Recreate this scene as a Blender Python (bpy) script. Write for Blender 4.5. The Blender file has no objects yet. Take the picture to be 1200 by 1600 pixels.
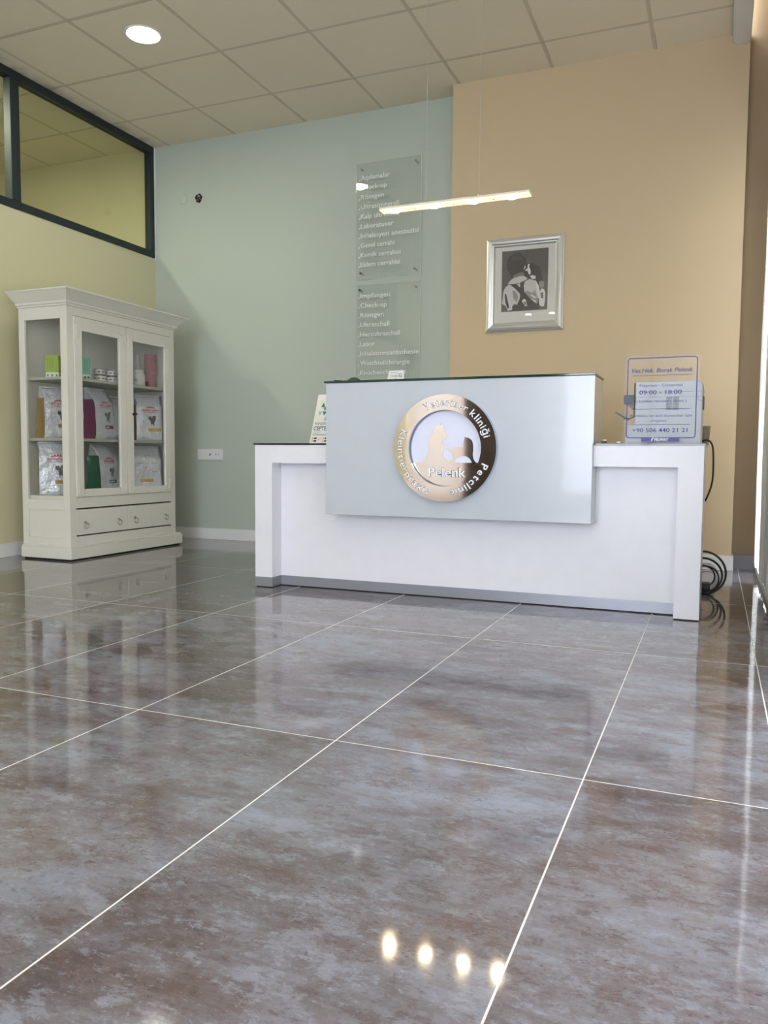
import bpy, bmesh, math, random
from mathutils import Vector, Matrix, noise
from mathutils.geometry import tessellate_polygon

random.seed(7)
S = bpy.context.scene
COL = S.collection
PI = math.pi

# ------------------------------------------------------------------ camera
F_PX, YAW, PITCH, ROLL, CAM_H = 1249.34, .3921, -.0688, .0074, .698
cam_d = bpy.data.cameras.new('camera')
cam = bpy.data.objects.new('camera', cam_d)
COL.objects.link(cam)
cam_d.sensor_fit = 'VERTICAL'
cam_d.sensor_height = 36.0
cam_d.lens = 36.0 * F_PX / 1600.0
cam_d.clip_start = .01
_f = Vector((-math.sin(YAW) * math.cos(PITCH), math.cos(YAW) * math.cos(PITCH), math.sin(PITCH)))
_r = Vector((math.cos(YAW), math.sin(YAW), 0))
_u = _r.cross(_f)
_r2 = _r * math.cos(ROLL) + _u * math.sin(ROLL)
_u2 = -_r * math.sin(ROLL) + _u * math.cos(ROLL)
m3 = Matrix((_r2, _u2, -_f)).transposed()
cam.matrix_world = Matrix.Translation((0, 0, CAM_H)) @ m3.to_4x4()
S.camera = cam

# ------------------------------------------------------------------ world, exposure
S.view_settings.view_transform = 'Standard'
S.view_settings.look = 'None'
S.view_settings.gamma = 1
S.view_settings.use_curve_mapping = False
S.view_settings.exposure = .60
W = bpy.data.worlds.new('world')
S.world = W
W.use_nodes = True
bg = W.node_tree.nodes['Background']
bg.inputs[0].default_value = (.80, .87, 1.0, 1)
bg.inputs[1].default_value = 11.0

# room dimensions
YG, YB, HC, XL, XR = 5.615, 5.449, 3.261, -4.432, .285
YF = -4.5                      # wall behind the camera


def portal(name, loc, rot, sx, sy):
    l = bpy.data.lights.new(name, 'AREA')
    l.shape = 'RECTANGLE'
    l.size, l.size_y = sx, sy
    l.cycles.is_portal = True
    o = bpy.data.objects.new(name, l)
    o.location = loc
    o.rotation_euler = rot
    COL.objects.link(o)


portal('daylight_right', (XR + .12, 1.2, 1.33), (0, PI / 2, 0), 2.6, 8.6)      # faces -x
portal('daylight_front', (-.85, YF - .12, 1.35), (PI / 2, 0, 0), 2.3, 2.4)   # faces +y
portal('daylight_left', (XL - .2, -.55, 1.65), (0, -PI / 2, 0), 1.6, 1.1)


# ------------------------------------------------------------------ materials
def srgb(r, g, b):
    def c(v):
        v /= 255.
        return v / 12.92 if v <= .04045 else ((v + .055) / 1.055) ** 2.4
    return (c(r), c(g), c(b), 1)


def mat(name, col, rough=.5, metal=0, emis=None, estr=0, trans=0, ior=1.5, coat=0, bump=None, spec=None):
    m = bpy.data.materials.new(name)
    m.use_nodes = True
    nt = m.node_tree
    b = nt.nodes['Principled BSDF']
    b.inputs['Base Color'].default_value = col if len(col) == 4 else (*col, 1)
    b.inputs['Roughness'].default_value = rough
    b.inputs['Metallic'].default_value = metal
    b.inputs['IOR'].default_value = ior
    if trans:
        b.inputs['Transmission Weight'].default_value = trans
    if coat:
        b.inputs['Coat Weight'].default_value = coat
        b.inputs['Coat Roughness'].default_value = .05
    if emis:
        b.inputs['Emission Color'].default_value = emis if len(emis) == 4 else (*emis, 1)
        b.inputs['Emission Strength'].default_value = estr
    # procedural micro variation so nothing is a dead flat colour
    tc = nt.nodes.new('ShaderNodeTexCoord')
    nz = nt.nodes.new('ShaderNodeTexNoise')
    nz.inputs['Scale'].default_value = bump[0] if bump else 14
    nz.inputs['Detail'].default_value = 4
    nt.links.new(tc.outputs['Object'], nz.inputs['Vector'])
    if not emis:
        mx = nt.nodes.new('ShaderNodeMix')
        mx.data_type = 'RGBA'
        c = b.inputs['Base Color'].default_value[:]
        mx.inputs[6].default_value = tuple(v * .965 for v in c[:3]) + (1,)
        mx.inputs[7].default_value = tuple(min(1, v * 1.035) for v in c[:3]) + (1,)
        nt.links.new(nz.outputs['Fac'], mx.inputs[0])
        nt.links.new(mx.outputs[2], b.inputs['Base Color'])
    if bump:
        bp = nt.nodes.new('ShaderNodeBump')
        bp.inputs['Strength'].default_value = bump[1]
        bp.inputs['Distance'].default_value = bump[2] if len(bump) > 2 else .002
        nt.links.new(nz.outputs['Fac'], bp.inputs['Height'])
        nt.links.new(bp.outputs['Normal'], b.inputs['Normal'])
    return m


def glass_mat(name, tint=(1, 1, 1), ior=1.5, rough=0.0, base=0.0):
    """thin pane: mostly clear with a Fresnel reflection"""
    m = bpy.data.materials.new(name)
    m.use_nodes = True
    nt = m.node_tree
    nt.nodes.clear()
    out = nt.nodes.new('ShaderNodeOutputMaterial')
    mix = nt.nodes.new('ShaderNodeMixShader')
    tr = nt.nodes.new('ShaderNodeBsdfTransparent')
    gl = nt.nodes.new('ShaderNodeBsdfGlossy')
    lw = nt.nodes.new('ShaderNodeLayerWeight')
    lw.inputs['Blend'].default_value = .5
    pw = nt.nodes.new('ShaderNodeMath')
    pw.operation = 'POWER'
    pw.inputs[1].default_value = 5
    nt.links.new(lw.outputs['Facing'], pw.inputs[0])
    ad = nt.nodes.new('ShaderNodeMath')
    ad.operation = 'MULTIPLY_ADD'
    ad.inputs[1].default_value = .9
    ad.inputs[2].default_value = ((ior - 1) / (ior + 1)) ** 2 + base
    tr.inputs['Color'].default_value = (*tint, 1)
    gl.inputs['Roughness'].default_value = rough
    nt.links.new(pw.outputs[0], ad.inputs[0])
    nt.links.new(ad.outputs[0], mix.inputs[0])
    nt.links.new(tr.outputs[0], mix.inputs[1])
    nt.links.new(gl.outputs[0], mix.inputs[2])
    nt.links.new(mix.outputs[0], out.inputs[0])
    return m


class NT:
    """small node expression helper"""

    def __init__(s, m):
        s.nt = m.node_tree

    def new(s, t, **k):
        n = s.nt.nodes.new(t)
        for a, v in k.items():
            setattr(n, a, v)
        return n

    def put(s, inp, v):
        if isinstance(v, (int, float, tuple)):
            inp.default_value = v
        else:
            s.nt.links.new(v, inp)

    def m(s, op, a, b=0.0, c=0.0):
        n = s.new('ShaderNodeMath', operation=op)
        s.put(n.inputs[0], a)
        s.put(n.inputs[1], b)
        s.put(n.inputs[2], c)
        return n.outputs[0]

    def mix(s, f, a, b, kind='MIX'):
        n = s.new('ShaderNodeMix', data_type='RGBA', blend_type=kind)
        s.put(n.inputs[0], f)
        s.put(n.inputs[6], a)
        s.put(n.inputs[7], b)
        return n.outputs[2]

    def noise(s, vec, scale, detail=4, rough=.5, dist=0.0):
        n = s.new('ShaderNodeTexNoise')
        s.put(n.inputs['Vector'], vec)
        n.inputs['Scale'].default_value = scale
        n.inputs['Detail'].default_value = detail
        n.inputs['Roughness'].default_value = rough
        n.inputs['Distortion'].default_value = dist
        return n.outputs['Fac']

    def comb(s, x, y, z=0.0):
        n = s.new('ShaderNodeCombineXYZ')
        s.put(n.inputs[0], x)
        s.put(n.inputs[1], y)
        s.put(n.inputs[2], z)
        return n.outputs[0]

    def ramp(s, f, stops):
        n = s.new('ShaderNodeValToRGB')
        cr = n.color_ramp
        while len(cr.elements) > 1:
            cr.elements.remove(cr.elements[-1])
        cr.elements[0].position, cr.elements[0].color = stops[0]
        for p, c in stops[1:]:
            e = cr.elements.new(p)
            e.color = c
        s.put(n.inputs[0], f)
        return n.outputs[0]

    def xyz(s):
        g = s.new('ShaderNodeNewGeometry')
        sp = s.new('ShaderNodeSeparateXYZ')
        s.nt.links.new(g.outputs['Position'], sp.inputs[0])
        return sp.outputs

    def line(s, v, v0, step, half, soft=.0004):
        """1 on grid lines of the given half width"""
        t = s.m('DIVIDE', s.m('SUBTRACT', v, v0), step)
        fr = s.m('SUBTRACT', t, s.m('ROUND', t))
        d = s.m('MULTIPLY', s.m('ABSOLUTE', fr), step)
        n = s.new('ShaderNodeMapRange', interpolation_type='SMOOTHSTEP')
        s.put(n.inputs['Value'], d)
        n.inputs['From Min'].default_value = half + soft
        n.inputs['From Max'].default_value = max(half - soft, 0)
        n.inputs['To Min'].default_value = 0
        n.inputs['To Max'].default_value = 1
        return n.outputs[0], t


FX0, FWX, FY0, FWY = -2.0406, .5989, 1.7369, 1.2177
CX0, CW, CY0 = -4.2755, .6396, 4.4622


def floor_material():
    m = mat('polished_stone_tile', (.2, .2, .2), .06)
    nt = m.node_tree
    b = nt.nodes['Principled BSDF']
    for l in list(b.inputs['Base Color'].links):
        nt.links.remove(l)
    n = NT(m)
    x, y, z = n.xyz()
    lx, tx = n.line(x, FX0, FWX, .0017, .0005)
    ly, ty = n.line(y, FY0, FWY, .0017, .0005)
    keep = n.m('LESS_THAN', x, .05)
    lx = n.m('MULTIPLY', lx, keep)
    last, _ = n.line(x, .152, 50.0, .0017, .0005)
    g = n.m('MAXIMUM', n.m('MAXIMUM', lx, ly), last)
    ix = n.m('FLOOR', n.m('MULTIPLY_ADD', keep, tx, n.m('MULTIPLY', n.m('SUBTRACT', 1.0, keep), n.m('MULTIPLY_ADD', n.m('GREATER_THAN', x, .152), 1.0, 3.2))))
    iy = n.m('FLOOR', ty)
    wn = n.new('ShaderNodeTexWhiteNoise', noise_dimensions='2D')
    n.put(wn.inputs['Vector'], n.comb(ix, iy))
    h = wn.outputs['Value']
    off = n.m('MULTIPLY', h, 37.0)
    vec = n.comb(n.m('ADD', x, off), n.m('MULTIPLY', y, 2.1), off)
    big = n.noise(vec, 1.7, 5, .55, .3)
    med = n.noise(vec, 7.0, 10, .72, .3)
    grit = n.noise(n.comb(n.m('ADD', x, off), n.m('MULTIPLY', y, 1.5), off), 30.0, 10, .78, .2)
    f = n.m('ADD', n.m('ADD', n.m('MULTIPLY', big, .46), n.m('MULTIPLY', med, .34)), n.m('MULTIPLY', grit, .20))
    f = n.m('ADD', f, n.m('MULTIPLY', n.m('SUBTRACT', h, .5), .03))
    fine = grit
    col = n.ramp(f, [(.40, srgb(92, 81, 80)), (.455, srgb(109, 101, 102)), (.50, srgb(121, 116, 121)),
                     (.54, srgb(130, 127, 134)), (.58, srgb(134, 136, 147)), (.65, srgb(144, 148, 162))])
    # rusty, gritty wear patches
    pm_ = n.ramp(n.noise(n.comb(n.m('ADD', x, n.m('MULTIPLY', off, 2.0)), n.m('MULTIPLY', y, 2.6), off), 2.6, 6, .6, .4), [(.50, (0, 0, 0, 1)), (.60, (1, 1, 1, 1))])
    gm_ = n.ramp(grit, [(.47, (0, 0, 0, 1)), (.52, (1, 1, 1, 1))])
    crk = n.noise(n.comb(n.m('ADD', x, n.m('MULTIPLY', off, 3.0)), n.m('MULTIPLY', y, 1.7), off), 9.0, 12, .80, .1)
    c1 = n.ramp(crk, [(.535, (0, 0, 0, 1)), (.565, (1, 1, 1, 1))])
    c2 = n.ramp(crk, [(.42, (1, 1, 1, 1)), (.455, (0, 0, 0, 1))])
    col = n.mix(n.m('MULTIPLY', c1, .38), col, srgb(156, 160, 173))
    col = n.mix(n.m('MULTIPLY', c2, .52), col, srgb(88, 74, 70))
    col = n.mix(n.m('MULTIPLY', n.m('MULTIPLY', pm_, gm_), .5), col, srgb(104, 82, 74))
    sp_ = n.noise(n.comb(n.m('ADD', x, off), n.m('MULTIPLY', y, 1.8), off), 95.0, 5, .7, .6)
    fl = n.ramp(sp_, [(.58, (0, 0, 0, 1)), (.66, (1, 1, 1, 1))])
    col = n.mix(n.m('MULTIPLY', fl, n.m('MULTIPLY_ADD', pm_, .5, .32)), col, srgb(72, 60, 58))
    fl2 = n.ramp(sp_, [(.33, (1, 1, 1, 1)), (.40, (0, 0, 0, 1))])
    col = n.mix(n.m('MULTIPLY', fl2, .28), col, srgb(178, 182, 194))
    col = n.mix(g, col, srgb(232, 228, 222))
    nt.links.new(col, b.inputs['Base Color'])
    ro = n.m('MULTIPLY_ADD', g, .4, n.m('MULTIPLY_ADD', fine, .05, .035))
    nt.links.new(ro, b.inputs['Roughness'])
    b.inputs['IOR'].default_value = 1.62
    b.inputs['Specular Tint'].default_value = (1, 1, 1, 1)
    bp = n.new('ShaderNodeBump')
    bp.inputs['Strength'].default_value = 1
    bp.inputs['Distance'].default_value = 1
    wave = n.noise(n.comb(x, y, off), 3.2, 2, .5)
    nt.links.new(n.m('MULTIPLY', wave, .0011), bp.inputs['Height'])
    nt.links.new(bp.outputs['Normal'], b.inputs['Normal'])
    return m


def ceiling_material():
    m = mat('mineral_ceiling_tile', (.5, .5, .5), .9)
    nt = m.node_tree
    b = nt.nodes['Principled BSDF']
    for l in list(b.inputs['Base Color'].links):
        nt.links.remove(l)
    n = NT(m)
    x, y, z = n.xyz()
    lx, tx = n.line(x, CX0, CW, .011, .003)
    ly, ty = n.line(y, CY0, CW, .011, .003)
    ex, _ = n.line(x, CX0 + .012, CW, .0022, .001)
    ey, _ = n.line(y, CY0 + .012, CW, .0022, .001)
    sp = n.noise(n.comb(x, y), 160.0, 3, .6)
    cl = n.noise(n.comb(x, y), 2.0, 4, .6)
    base = n.mix(sp, srgb(222, 212, 190), srgb(238, 228, 206))
    base = n.mix(n.m('MULTIPLY', cl, .3), base, srgb(220, 208, 184))
    col = n.mix(n.m('MULTIPLY', n.m('MAXIMUM', lx, ly), .8), base, srgb(196, 186, 164))
    gap = n.m('MULTIPLY', n.m('MAXIMUM', ex, ey), n.ramp(n.noise(n.comb(x, y), 1.7, 3), [(.45, (0, 0, 0, 1)), (.6, (1, 1, 1, 1))]))
    col = n.mix(n.m('MULTIPLY', gap, .6), col, srgb(92, 86, 76))
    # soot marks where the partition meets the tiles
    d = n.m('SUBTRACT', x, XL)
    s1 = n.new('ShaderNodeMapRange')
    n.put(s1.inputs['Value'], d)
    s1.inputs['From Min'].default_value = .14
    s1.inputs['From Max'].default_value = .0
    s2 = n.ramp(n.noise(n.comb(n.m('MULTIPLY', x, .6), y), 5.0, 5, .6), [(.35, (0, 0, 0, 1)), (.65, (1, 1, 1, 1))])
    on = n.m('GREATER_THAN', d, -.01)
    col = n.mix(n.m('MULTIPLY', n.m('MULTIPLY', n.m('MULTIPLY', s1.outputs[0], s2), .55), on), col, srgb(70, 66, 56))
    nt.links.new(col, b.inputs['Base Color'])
    bp = n.new('ShaderNodeBump')
    bp.inputs['Strength'].default_value = .25
    bp.inputs['Distance'].default_value = .004
    nt.links.new(n.m('SUBTRACT', n.m('MULTIPLY', sp, .3), n.m('MAXIMUM', lx, ly)), bp.inputs['Height'])
    nt.links.new(bp.outputs['Normal'], b.inputs['Normal'])
    return m


def wall_paint(name, c, scale=60, var=.03):
    m = mat(name, c, .62, bump=(220, .12, .001))
    return m


M_floor = floor_material()
M_ceil = ceiling_material()
M_gray = wall_paint('gray_green_paint', srgb(184, 193, 181))
M_beige = wall_paint('sand_beige_paint', srgb(207, 185, 150))
M_cream = wall_paint('cream_paint', srgb(208, 203, 166))
M_pink = wall_paint('blush_white_paint', srgb(244, 230, 220))
M_yellow = wall_paint('pale_yellow_paint', srgb(214, 202, 164))
M_white_trim = mat('white_trim', srgb(232, 232, 230), .4)
M_dark_tile = mat('dark_skirting_tile', srgb(98, 90, 92), .25, bump=(30, .2))
M_frame_dark = mat('dark_green_black_frame', srgb(30, 42, 44), .55)
M_pane = glass_mat('clear_pane')
M_pane_green = glass_mat('partition_pane', (.93, .96, .88))
M_win_frame = mat('white_window_profile', srgb(236, 236, 236), .35)
M_laminate = mat('white_laminate', srgb(230, 229, 234), .33)
M_box_front = mat('satin_white_lacquer', srgb(192, 197, 204), .24, coat=.3)
M_gloss_white = mat('gloss_white', srgb(205, 210, 210), .08, coat=.6)
M_plinth = mat('brushed_aluminium_plinth', srgb(146, 147, 155), .38, metal=.35)
M_top_glass = mat('dark_green_glass_edge', srgb(30, 58, 48), .06, ior=1.5)
M_top_black = mat('black_glass_top', srgb(18, 20, 22), .06)
M_steel = mat('polished_steel', srgb(250, 244, 238), .05, metal=1)
M_steel_side = mat('brushed_steel_edge', srgb(190, 198, 206), .22, metal=1)
M_letter = mat('white_sign_letter', srgb(240, 242, 250), .35)
M_letter_edge = mat('engraved_edge', srgb(90, 78, 74), .4)
M_inner = mat('white_acrylic_disc', srgb(226, 228, 246), .2)
M_acryl = glass_mat('clear_acrylic', (.985, .99, .985), 1.45, 0, .0)
M_acryl_edge = mat('acrylic_edge', srgb(214, 220, 214), .15)
M_wall_text = mat('frosted_white_lettering', srgb(240, 242, 238), .5)
M_chrome = mat('chrome', srgb(200, 200, 200), .12, metal=1)
M_silver = mat('silver_leaf_frame', srgb(236, 236, 236), .30, metal=.8, bump=(25, .06))
M_mount = mat('picture_mount', srgb(216, 214, 208), .7)
M_cab = mat('aged_white_cabinet_paint', srgb(222, 220, 208), .38, bump=(40, .15))
M_cab_in = mat('cabinet_inside_paint', srgb(168, 172, 158), .5)
M_gap = mat('dark_gap', srgb(22, 20, 18), .8)
M_black = mat('black_plastic', srgb(18, 18, 20), .35)
M_black_cable = mat('black_cable', srgb(14, 14, 14), .4)
M_white_cable = mat('white_cable', srgb(210, 208, 200), .4)
M_blue = mat('blue_print', srgb(26, 34, 132), .4)
M_bluebar = mat('blue_label_bar', srgb(58, 54, 150), .4)
M_white = mat('white_plastic', srgb(226, 226, 224), .35)
M_paper = mat('white_paper', srgb(232, 230, 222), .7)
M_printer = mat('light_gray_printer_plastic', srgb(204, 207, 212), .4)
M_seam = mat('printer_seam', srgb(120, 122, 124), .5)
M_led = mat('led_disc', (1, 1, 1), .5, emis=(1.0, .98, .90), estr=60)
M_led2 = mat('bright_led_disc', (1, 1, 1), .5, emis=(1.0, .98, .86), estr=250)
M_spot = mat('halogen_spot', (1, 1, 1), .5, emis=(1.0, .80, .50), estr=110)
M_strip = mat('lit_lamp_glass', srgb(240, 225, 190), .3, emis=(1.0, .84, .58), estr=.6)
M_lamp_back = mat('lamp_housing', srgb(225, 215, 195), .3)
M_wire = mat('steel_wire', srgb(190, 188, 180), .3, metal=.6)

# ------------------------------------------------------------------ mesh builder


class MB:
    def __init__(s):
        s.v, s.f, s.mi, s.sm = [], [], [], []
        s.mats = []
        s.xf = None

    def slot(s, m):
        if m is None:
            return 0
        if m not in s.mats:
            s.mats.append(m)
        return s.mats.index(m)

    def add(s, vs, fs, m=None, smooth=False, xf=None):
        b = len(s.v)
        for p in vs:
            p = Vector(p)
            if xf is not None:
                p = xf @ p
            if s.xf is not None:
                p = s.xf @ p
            s.v.append(tuple(p))
        i = s.slot(m)
        for f in fs:
            s.f.append(tuple(b + k for k in f))
            s.mi.append(i)
            s.sm.append(smooth)
        return s

    def box(s, a, b, m=None, xf=None):
        (x0, y0, z0), (x1, y1, z1) = a, b
        v = [(x0, y0, z0), (x1, y0, z0), (x1, y1, z0), (x0, y1, z0), (x0, y0, z1), (x1, y0, z1), (x1, y1, z1), (x0, y1, z1)]
        f = [(3, 2, 1, 0), (4, 5, 6, 7), (0, 1, 5, 4), (1, 2, 6, 5), (2, 3, 7, 6), (3, 0, 4, 7)]
        return s.add(v, f, m, False, xf)

    def prism(s, pts, h0, h1, axis='z', m=None, xf=None):
        """extrude a closed (possibly concave) 2D outline along an axis. axis y: pts are (x,z)"""
        n = len(pts)

        def P(p, h):
            return {'z': (p[0], p[1], h), 'y': (p[0], h, p[1]), 'x': (h, p[0], p[1])}[axis]
        v = [P(p, h0) for p in pts] + [P(p, h1) for p in pts]
        tr = tessellate_polygon([[Vector((p[0], p[1], 0)) for p in pts]])
        f = [tuple(t) for t in tr] + [tuple(n + k for k in reversed(t)) for t in tr]
        f += [(i, (i + 1) % n, n + (i + 1) % n, n + i) for i in range(n)]
        return s.add(v, f, m, False, xf)

    def cyl(s, p0, p1, r0, r1=None, n=20, m=None, caps=True, smooth=True, xf=None):
        r1 = r0 if r1 is None else r1
        p0, p1 = Vector(p0), Vector(p1)
        d = (p1 - p0).normalized()
        a = d.orthogonal().normalized()
        b = d.cross(a)
        v, f = [], []
        for p, r in ((p0, r0), (p1, r1)):
            for i in range(n):
                t = 2 * PI * i / n
                v.append(p + (a * math.cos(t) + b * math.sin(t)) * r)
        s.add(v, [(i, (i + 1) % n, n + (i + 1) % n, n + i) for i in range(n)], m, smooth, xf)
        if caps:
            s.add(v, [tuple(reversed(range(n))), tuple(range(n, 2 * n))], m, False, xf)
        return s

    def lathe(s, prof, c=(0, 0, 0), n=28, m=None, xf=None, smooth=True):
        v, f = [], []
        for (r, z) in prof:
            for i in range(n):
                t = 2 * PI * i / n
                v.append((c[0] + r * math.cos(t), c[1] + r * math.sin(t), c[2] + z))
        for k in range(len(prof) - 1):
            for i in range(n):
                j = (i + 1) % n
                f.append((k * n + i, k * n + j, (k + 1) * n + j, (k + 1) * n + i))
        return s.add(v, f, m, smooth, xf)

    def tube(s, pts, r, n=8, m=None, closed=False, xf=None):
        pts = [Vector(p) for p in pts]
        v, f = [], []
        N = len(pts)
        prev = None
        for i, p in enumerate(pts):
            if closed:
                d = pts[(i + 1) % N] - pts[i - 1]
            else:
                d = pts[min(i + 1, N - 1)] - pts[max(i - 1, 0)]
            d.normalize()
            a = d.orthogonal() if prev is None else prev - d * prev.dot(d)
            a.normalize()
            prev = a
            b = d.cross(a)
            for k in range(n):
                t = 2 * PI * k / n
                v.append(p + (a * math.cos(t) + b * math.sin(t)) * r)
        for i in range(N if closed else N - 1):
            j = (i + 1) % N
            for k in range(n):
                l = (k + 1) % n
                f.append((i * n + k, i * n + l, j * n + l, j * n + k))
        if not closed:
            f.append(tuple(reversed(range(n))))
            f.append(tuple(range((N - 1) * n, N * n)))
        return s.add(v, f, m, True, xf)

    def build(s, name, material=None, parent=None, bevel=0, local=False):
        me = bpy.data.meshes.new(name)
        off = Vector((0, 0, 0))
        if parent is not None and not local:
            off = world_loc(parent)
        me.from_pydata([tuple(Vector(p) - off) for p in s.v], [], s.f)
        ms = s.mats if s.mats else [material]
        for m in ms:
            me.materials.append(m)
        me.polygons.foreach_set('material_index', s.mi)
        me.polygons.foreach_set('use_smooth', s.sm)
        bm = bmesh.new()
        bm.from_mesh(me)
        bmesh.ops.recalc_face_normals(bm, faces=bm.faces)
        bm.to_mesh(me)
        bm.free()
        me.update()
        o = bpy.data.objects.new(name, me)
        COL.objects.link(o)
        if parent is not None:
            o.parent = parent
        if bevel:
            b = o.modifiers.new('bevel', 'BEVEL')
            b.width = bevel
            b.segments = 2
            b.limit_method = 'ANGLE'
            b.angle_limit = math.radians(40)
        return o


def world_loc(o):
    v = Vector(o.location)
    while o.parent is not None:
        o = o.parent
        v += Vector(o.location)
    return v


def tag(o, label=None, cat=None, group=None, kind=None):
    if label:
        o['label'] = label
    if cat:
        o['category'] = cat
    if group:
        o['group'] = group
    if kind:
        o['kind'] = kind
    return o


def thing(name, label, cat, loc, rz=0, group=None):
    o = bpy.data.objects.new(name, None)
    o.empty_display_size = .05
    o.location = loc
    o.rotation_euler = (0, 0, rz)
    COL.objects.link(o)
    return tag(o, label, cat, group)


def struct(name, mb, m=None, parent=None, bevel=0):
    o = mb.build(name, m, parent, bevel)
    if parent is None:
        o['kind'] = 'structure'
    return o


def box_obj(name, a, b, m, parent=None, bevel=0):
    return MB().box(a, b).build(name, m, parent, bevel)


def dup(root, loc, rz=None, label=None, group=None):
    r = root.copy()
    COL.objects.link(r)
    r.location = loc
    if rz is not None:
        r.rotation_euler = (0, 0, rz)
    if label:
        r['label'] = label
    if group:
        r['group'] = group
    for ch in list(root.children):
        c = ch.copy()
        COL.objects.link(c)
        c.parent = r
        for g in ch.children:
            d = g.copy()
            COL.objects.link(d)
            d.parent = c
    return r


_tcache = {}


def text_geo(body, bold=0.0, shear=0.0, ext=.001, spacing=1.0):
    """unit geometry of a string: verts (x,y,z) with cap height 1, x starting at 0"""
    key = (body, bold, shear, spacing)
    if key not in _tcache:
        cu = bpy.data.curves.new('t', 'FONT')
        cu.body = body
        cu.size = 1
        cu.offset = bold
        cu.shear = shear
        cu.space_character = spacing
        cu.resolution_u = 3
        cu.extrude = .5
        ob = bpy.data.objects.new('t', cu)
        COL.objects.link(ob)
        dg = bpy.context.evaluated_depsgraph_get()
        me = bpy.data.meshes.new_from_object(ob.evaluated_get(dg))
        vs = [tuple(v.co) for v in me.vertices]
        fs = [tuple(p.vertices) for p in me.polygons]
        bpy.data.objects.remove(ob)
        bpy.data.curves.remove(cu)
        bpy.data.meshes.remove(me)
        x0 = min(v[0] for v in vs)
        vs = [((v[0] - x0) / .729, v[1] / .729, v[2] + .5) for v in vs]
        _tcache[key] = (vs, fs, max(v[0] for v in vs))
    return _tcache[key]


def put_text(mb, body, cap, mapf, width=None, bold=0.0, shear=0.0, thick=.001, m=None, spacing=1.0, align='l'):
    """mapf(u, v, w) -> 3D point, u right, v up, w out of the surface"""
    vs, fs, wd = text_geo(body, bold, shear, spacing=spacing)
    k = cap if width is None else width / wd
    o = {'l': 0, 'c': -wd * k / 2, 'r': -wd * k}[align]
    mb.add([mapf(o + v[0] * k, v[1] * cap, v[2] * thick) for v in vs], fs, m)
    return wd * k


def flat_poly(mb, pts, mapf, w, m, holes=()):
    loops = [list(pts)] + [list(h) for h in holes]
    tr = tessellate_polygon([[Vector((p[0], p[1], 0)) for p in l] for l in loops])
    allp = [p for l in loops for p in l]
    mb.add([mapf(p[0], p[1], w) for p in allp], [tuple(t) for t in tr], m)


# ================================================================== THE ROOM
struct('floor', MB().box((-9, -7, -.1), (1.4, YG, 0)), M_floor)
cb = MB()
cb.box((-9, YF - .1, HC), (.11, YG, HC + .05))
struct('ceiling', cb, M_ceil)

# far walls
struct('wall_back', MB().box((XL - .06, YG, 0), (-1.70, YG + .15, HC + .05)), M_gray)
struct('wall_back_right', MB().box((-1.76, YB, 0), (.11, YG + .15, HC + .05)), M_beige)
struct('wall_corner', MB().box((.11, YG - .015, 0), (.62, YG + .15, 4.2)), mat('beige_paint_in_shade', srgb(170, 148, 116), .7))  # same beige wall, with the recess shade put into a darker colour
struct('wall_beyond', MB().box((-9, YG, 0), (XL - .06, YG + .15, HC + .05)), M_yellow)
struct('wall_beyond_side', MB().box((-9.15, YF, 0), (-9, YG + .15, HC + .05)), M_yellow)

struct('wall_beyond_front', MB().box((-9.15, YF - .15, 0), (XL - .13, YF, HC + .05)), M_yellow)

# left wall with a window opening near the camera and the glazed band on top
SILL = 2.352
lw = MB()
WL0, WL1, WLZ0, WLZ1 = -1.10, .02, .55, 2.43
T = .12
for (a, b, c, d) in ((YF, WL0, 0, 3.261), (WL1, 2.70, 0, SILL), (2.70, YG, 0, SILL)):
    lw.box((XL - T, a, c), (XL, b, d))
lw.box((XL - T, WL0, 0), (XL, WL1, WLZ0))
lw.box((XL - T, WL0, WLZ1), (XL, WL1, 3.261))
struct('wall_left', lw, M_cream)

# glazed band (clerestory) in the left wall: y .02 .. YG
cl = bpy.data.objects.new('window_1', None)
COL.objects.link(cl)
cl['kind'] = 'structure'
cl.location = (XL - .06, 2.8, SILL)
fr = MB()
fy0, fy1 = WL1, YG
ft, fb = HC, SILL
wd = .055
fr.box((XL - .055, fy0, fb), (XL + .010, fy1, fb + wd))
fr.box((XL - .055, fy0, ft - wd), (XL + .010, fy1, ft))
for yy in (fy1 - wd, 4.125, 2.66, 1.2, fy0):
    fr.box((XL - .055, yy, fb + wd), (XL + .010, yy + wd + (.02 if yy != fy1 - wd else 0), ft - wd))
fr.build('window_frame', M_frame_dark, cl, bevel=.004)
for a, b in ((4.20, 5.56), (2.735, 4.125), (1.275, 2.66), (.095, 1.2)):
    box_obj('window_pane', (XL - .030, a, fb + wd), (XL - .024, b, ft - wd), M_pane_green, cl)

# window in the left wall near the camera, with vertical blinds
w3 = bpy.data.objects.new('window_3', None)
COL.objects.link(w3)
w3['kind'] = 'structure'
w3.location = (XL - .06, -.5, WLZ0)
f3 = MB()
for (a, b, c, d) in ((WL0, WL1, WLZ0, WLZ0 + .06), (WL0, WL1, WLZ1 - .06, WLZ1), (WL0, WL0 + .06, WLZ0, WLZ1), (WL1 - .06, WL1, WLZ0, WLZ1), (WL0, WL1, 1.99, 2.05)):
    f3.box((XL - .10, a, c), (XL - .04, b, d))
f3.build('window_frame', M_win_frame, w3)
box_obj('window_pane', (XL - .075, WL0 + .06, WLZ0 + .06), (XL - .069, WL1 - .06, WLZ1 - .06), M_pane, w3)
M_blind = mat('gray_blind_fabric', srgb(120, 122, 120), .8)
vb = MB()
for k in range(8):
    yy = WL0 + .07 + k * .135
    vb.box((XL - .03, yy, WLZ0 + .02), (XL - .028, yy + .062, WLZ1 - .02))
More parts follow.
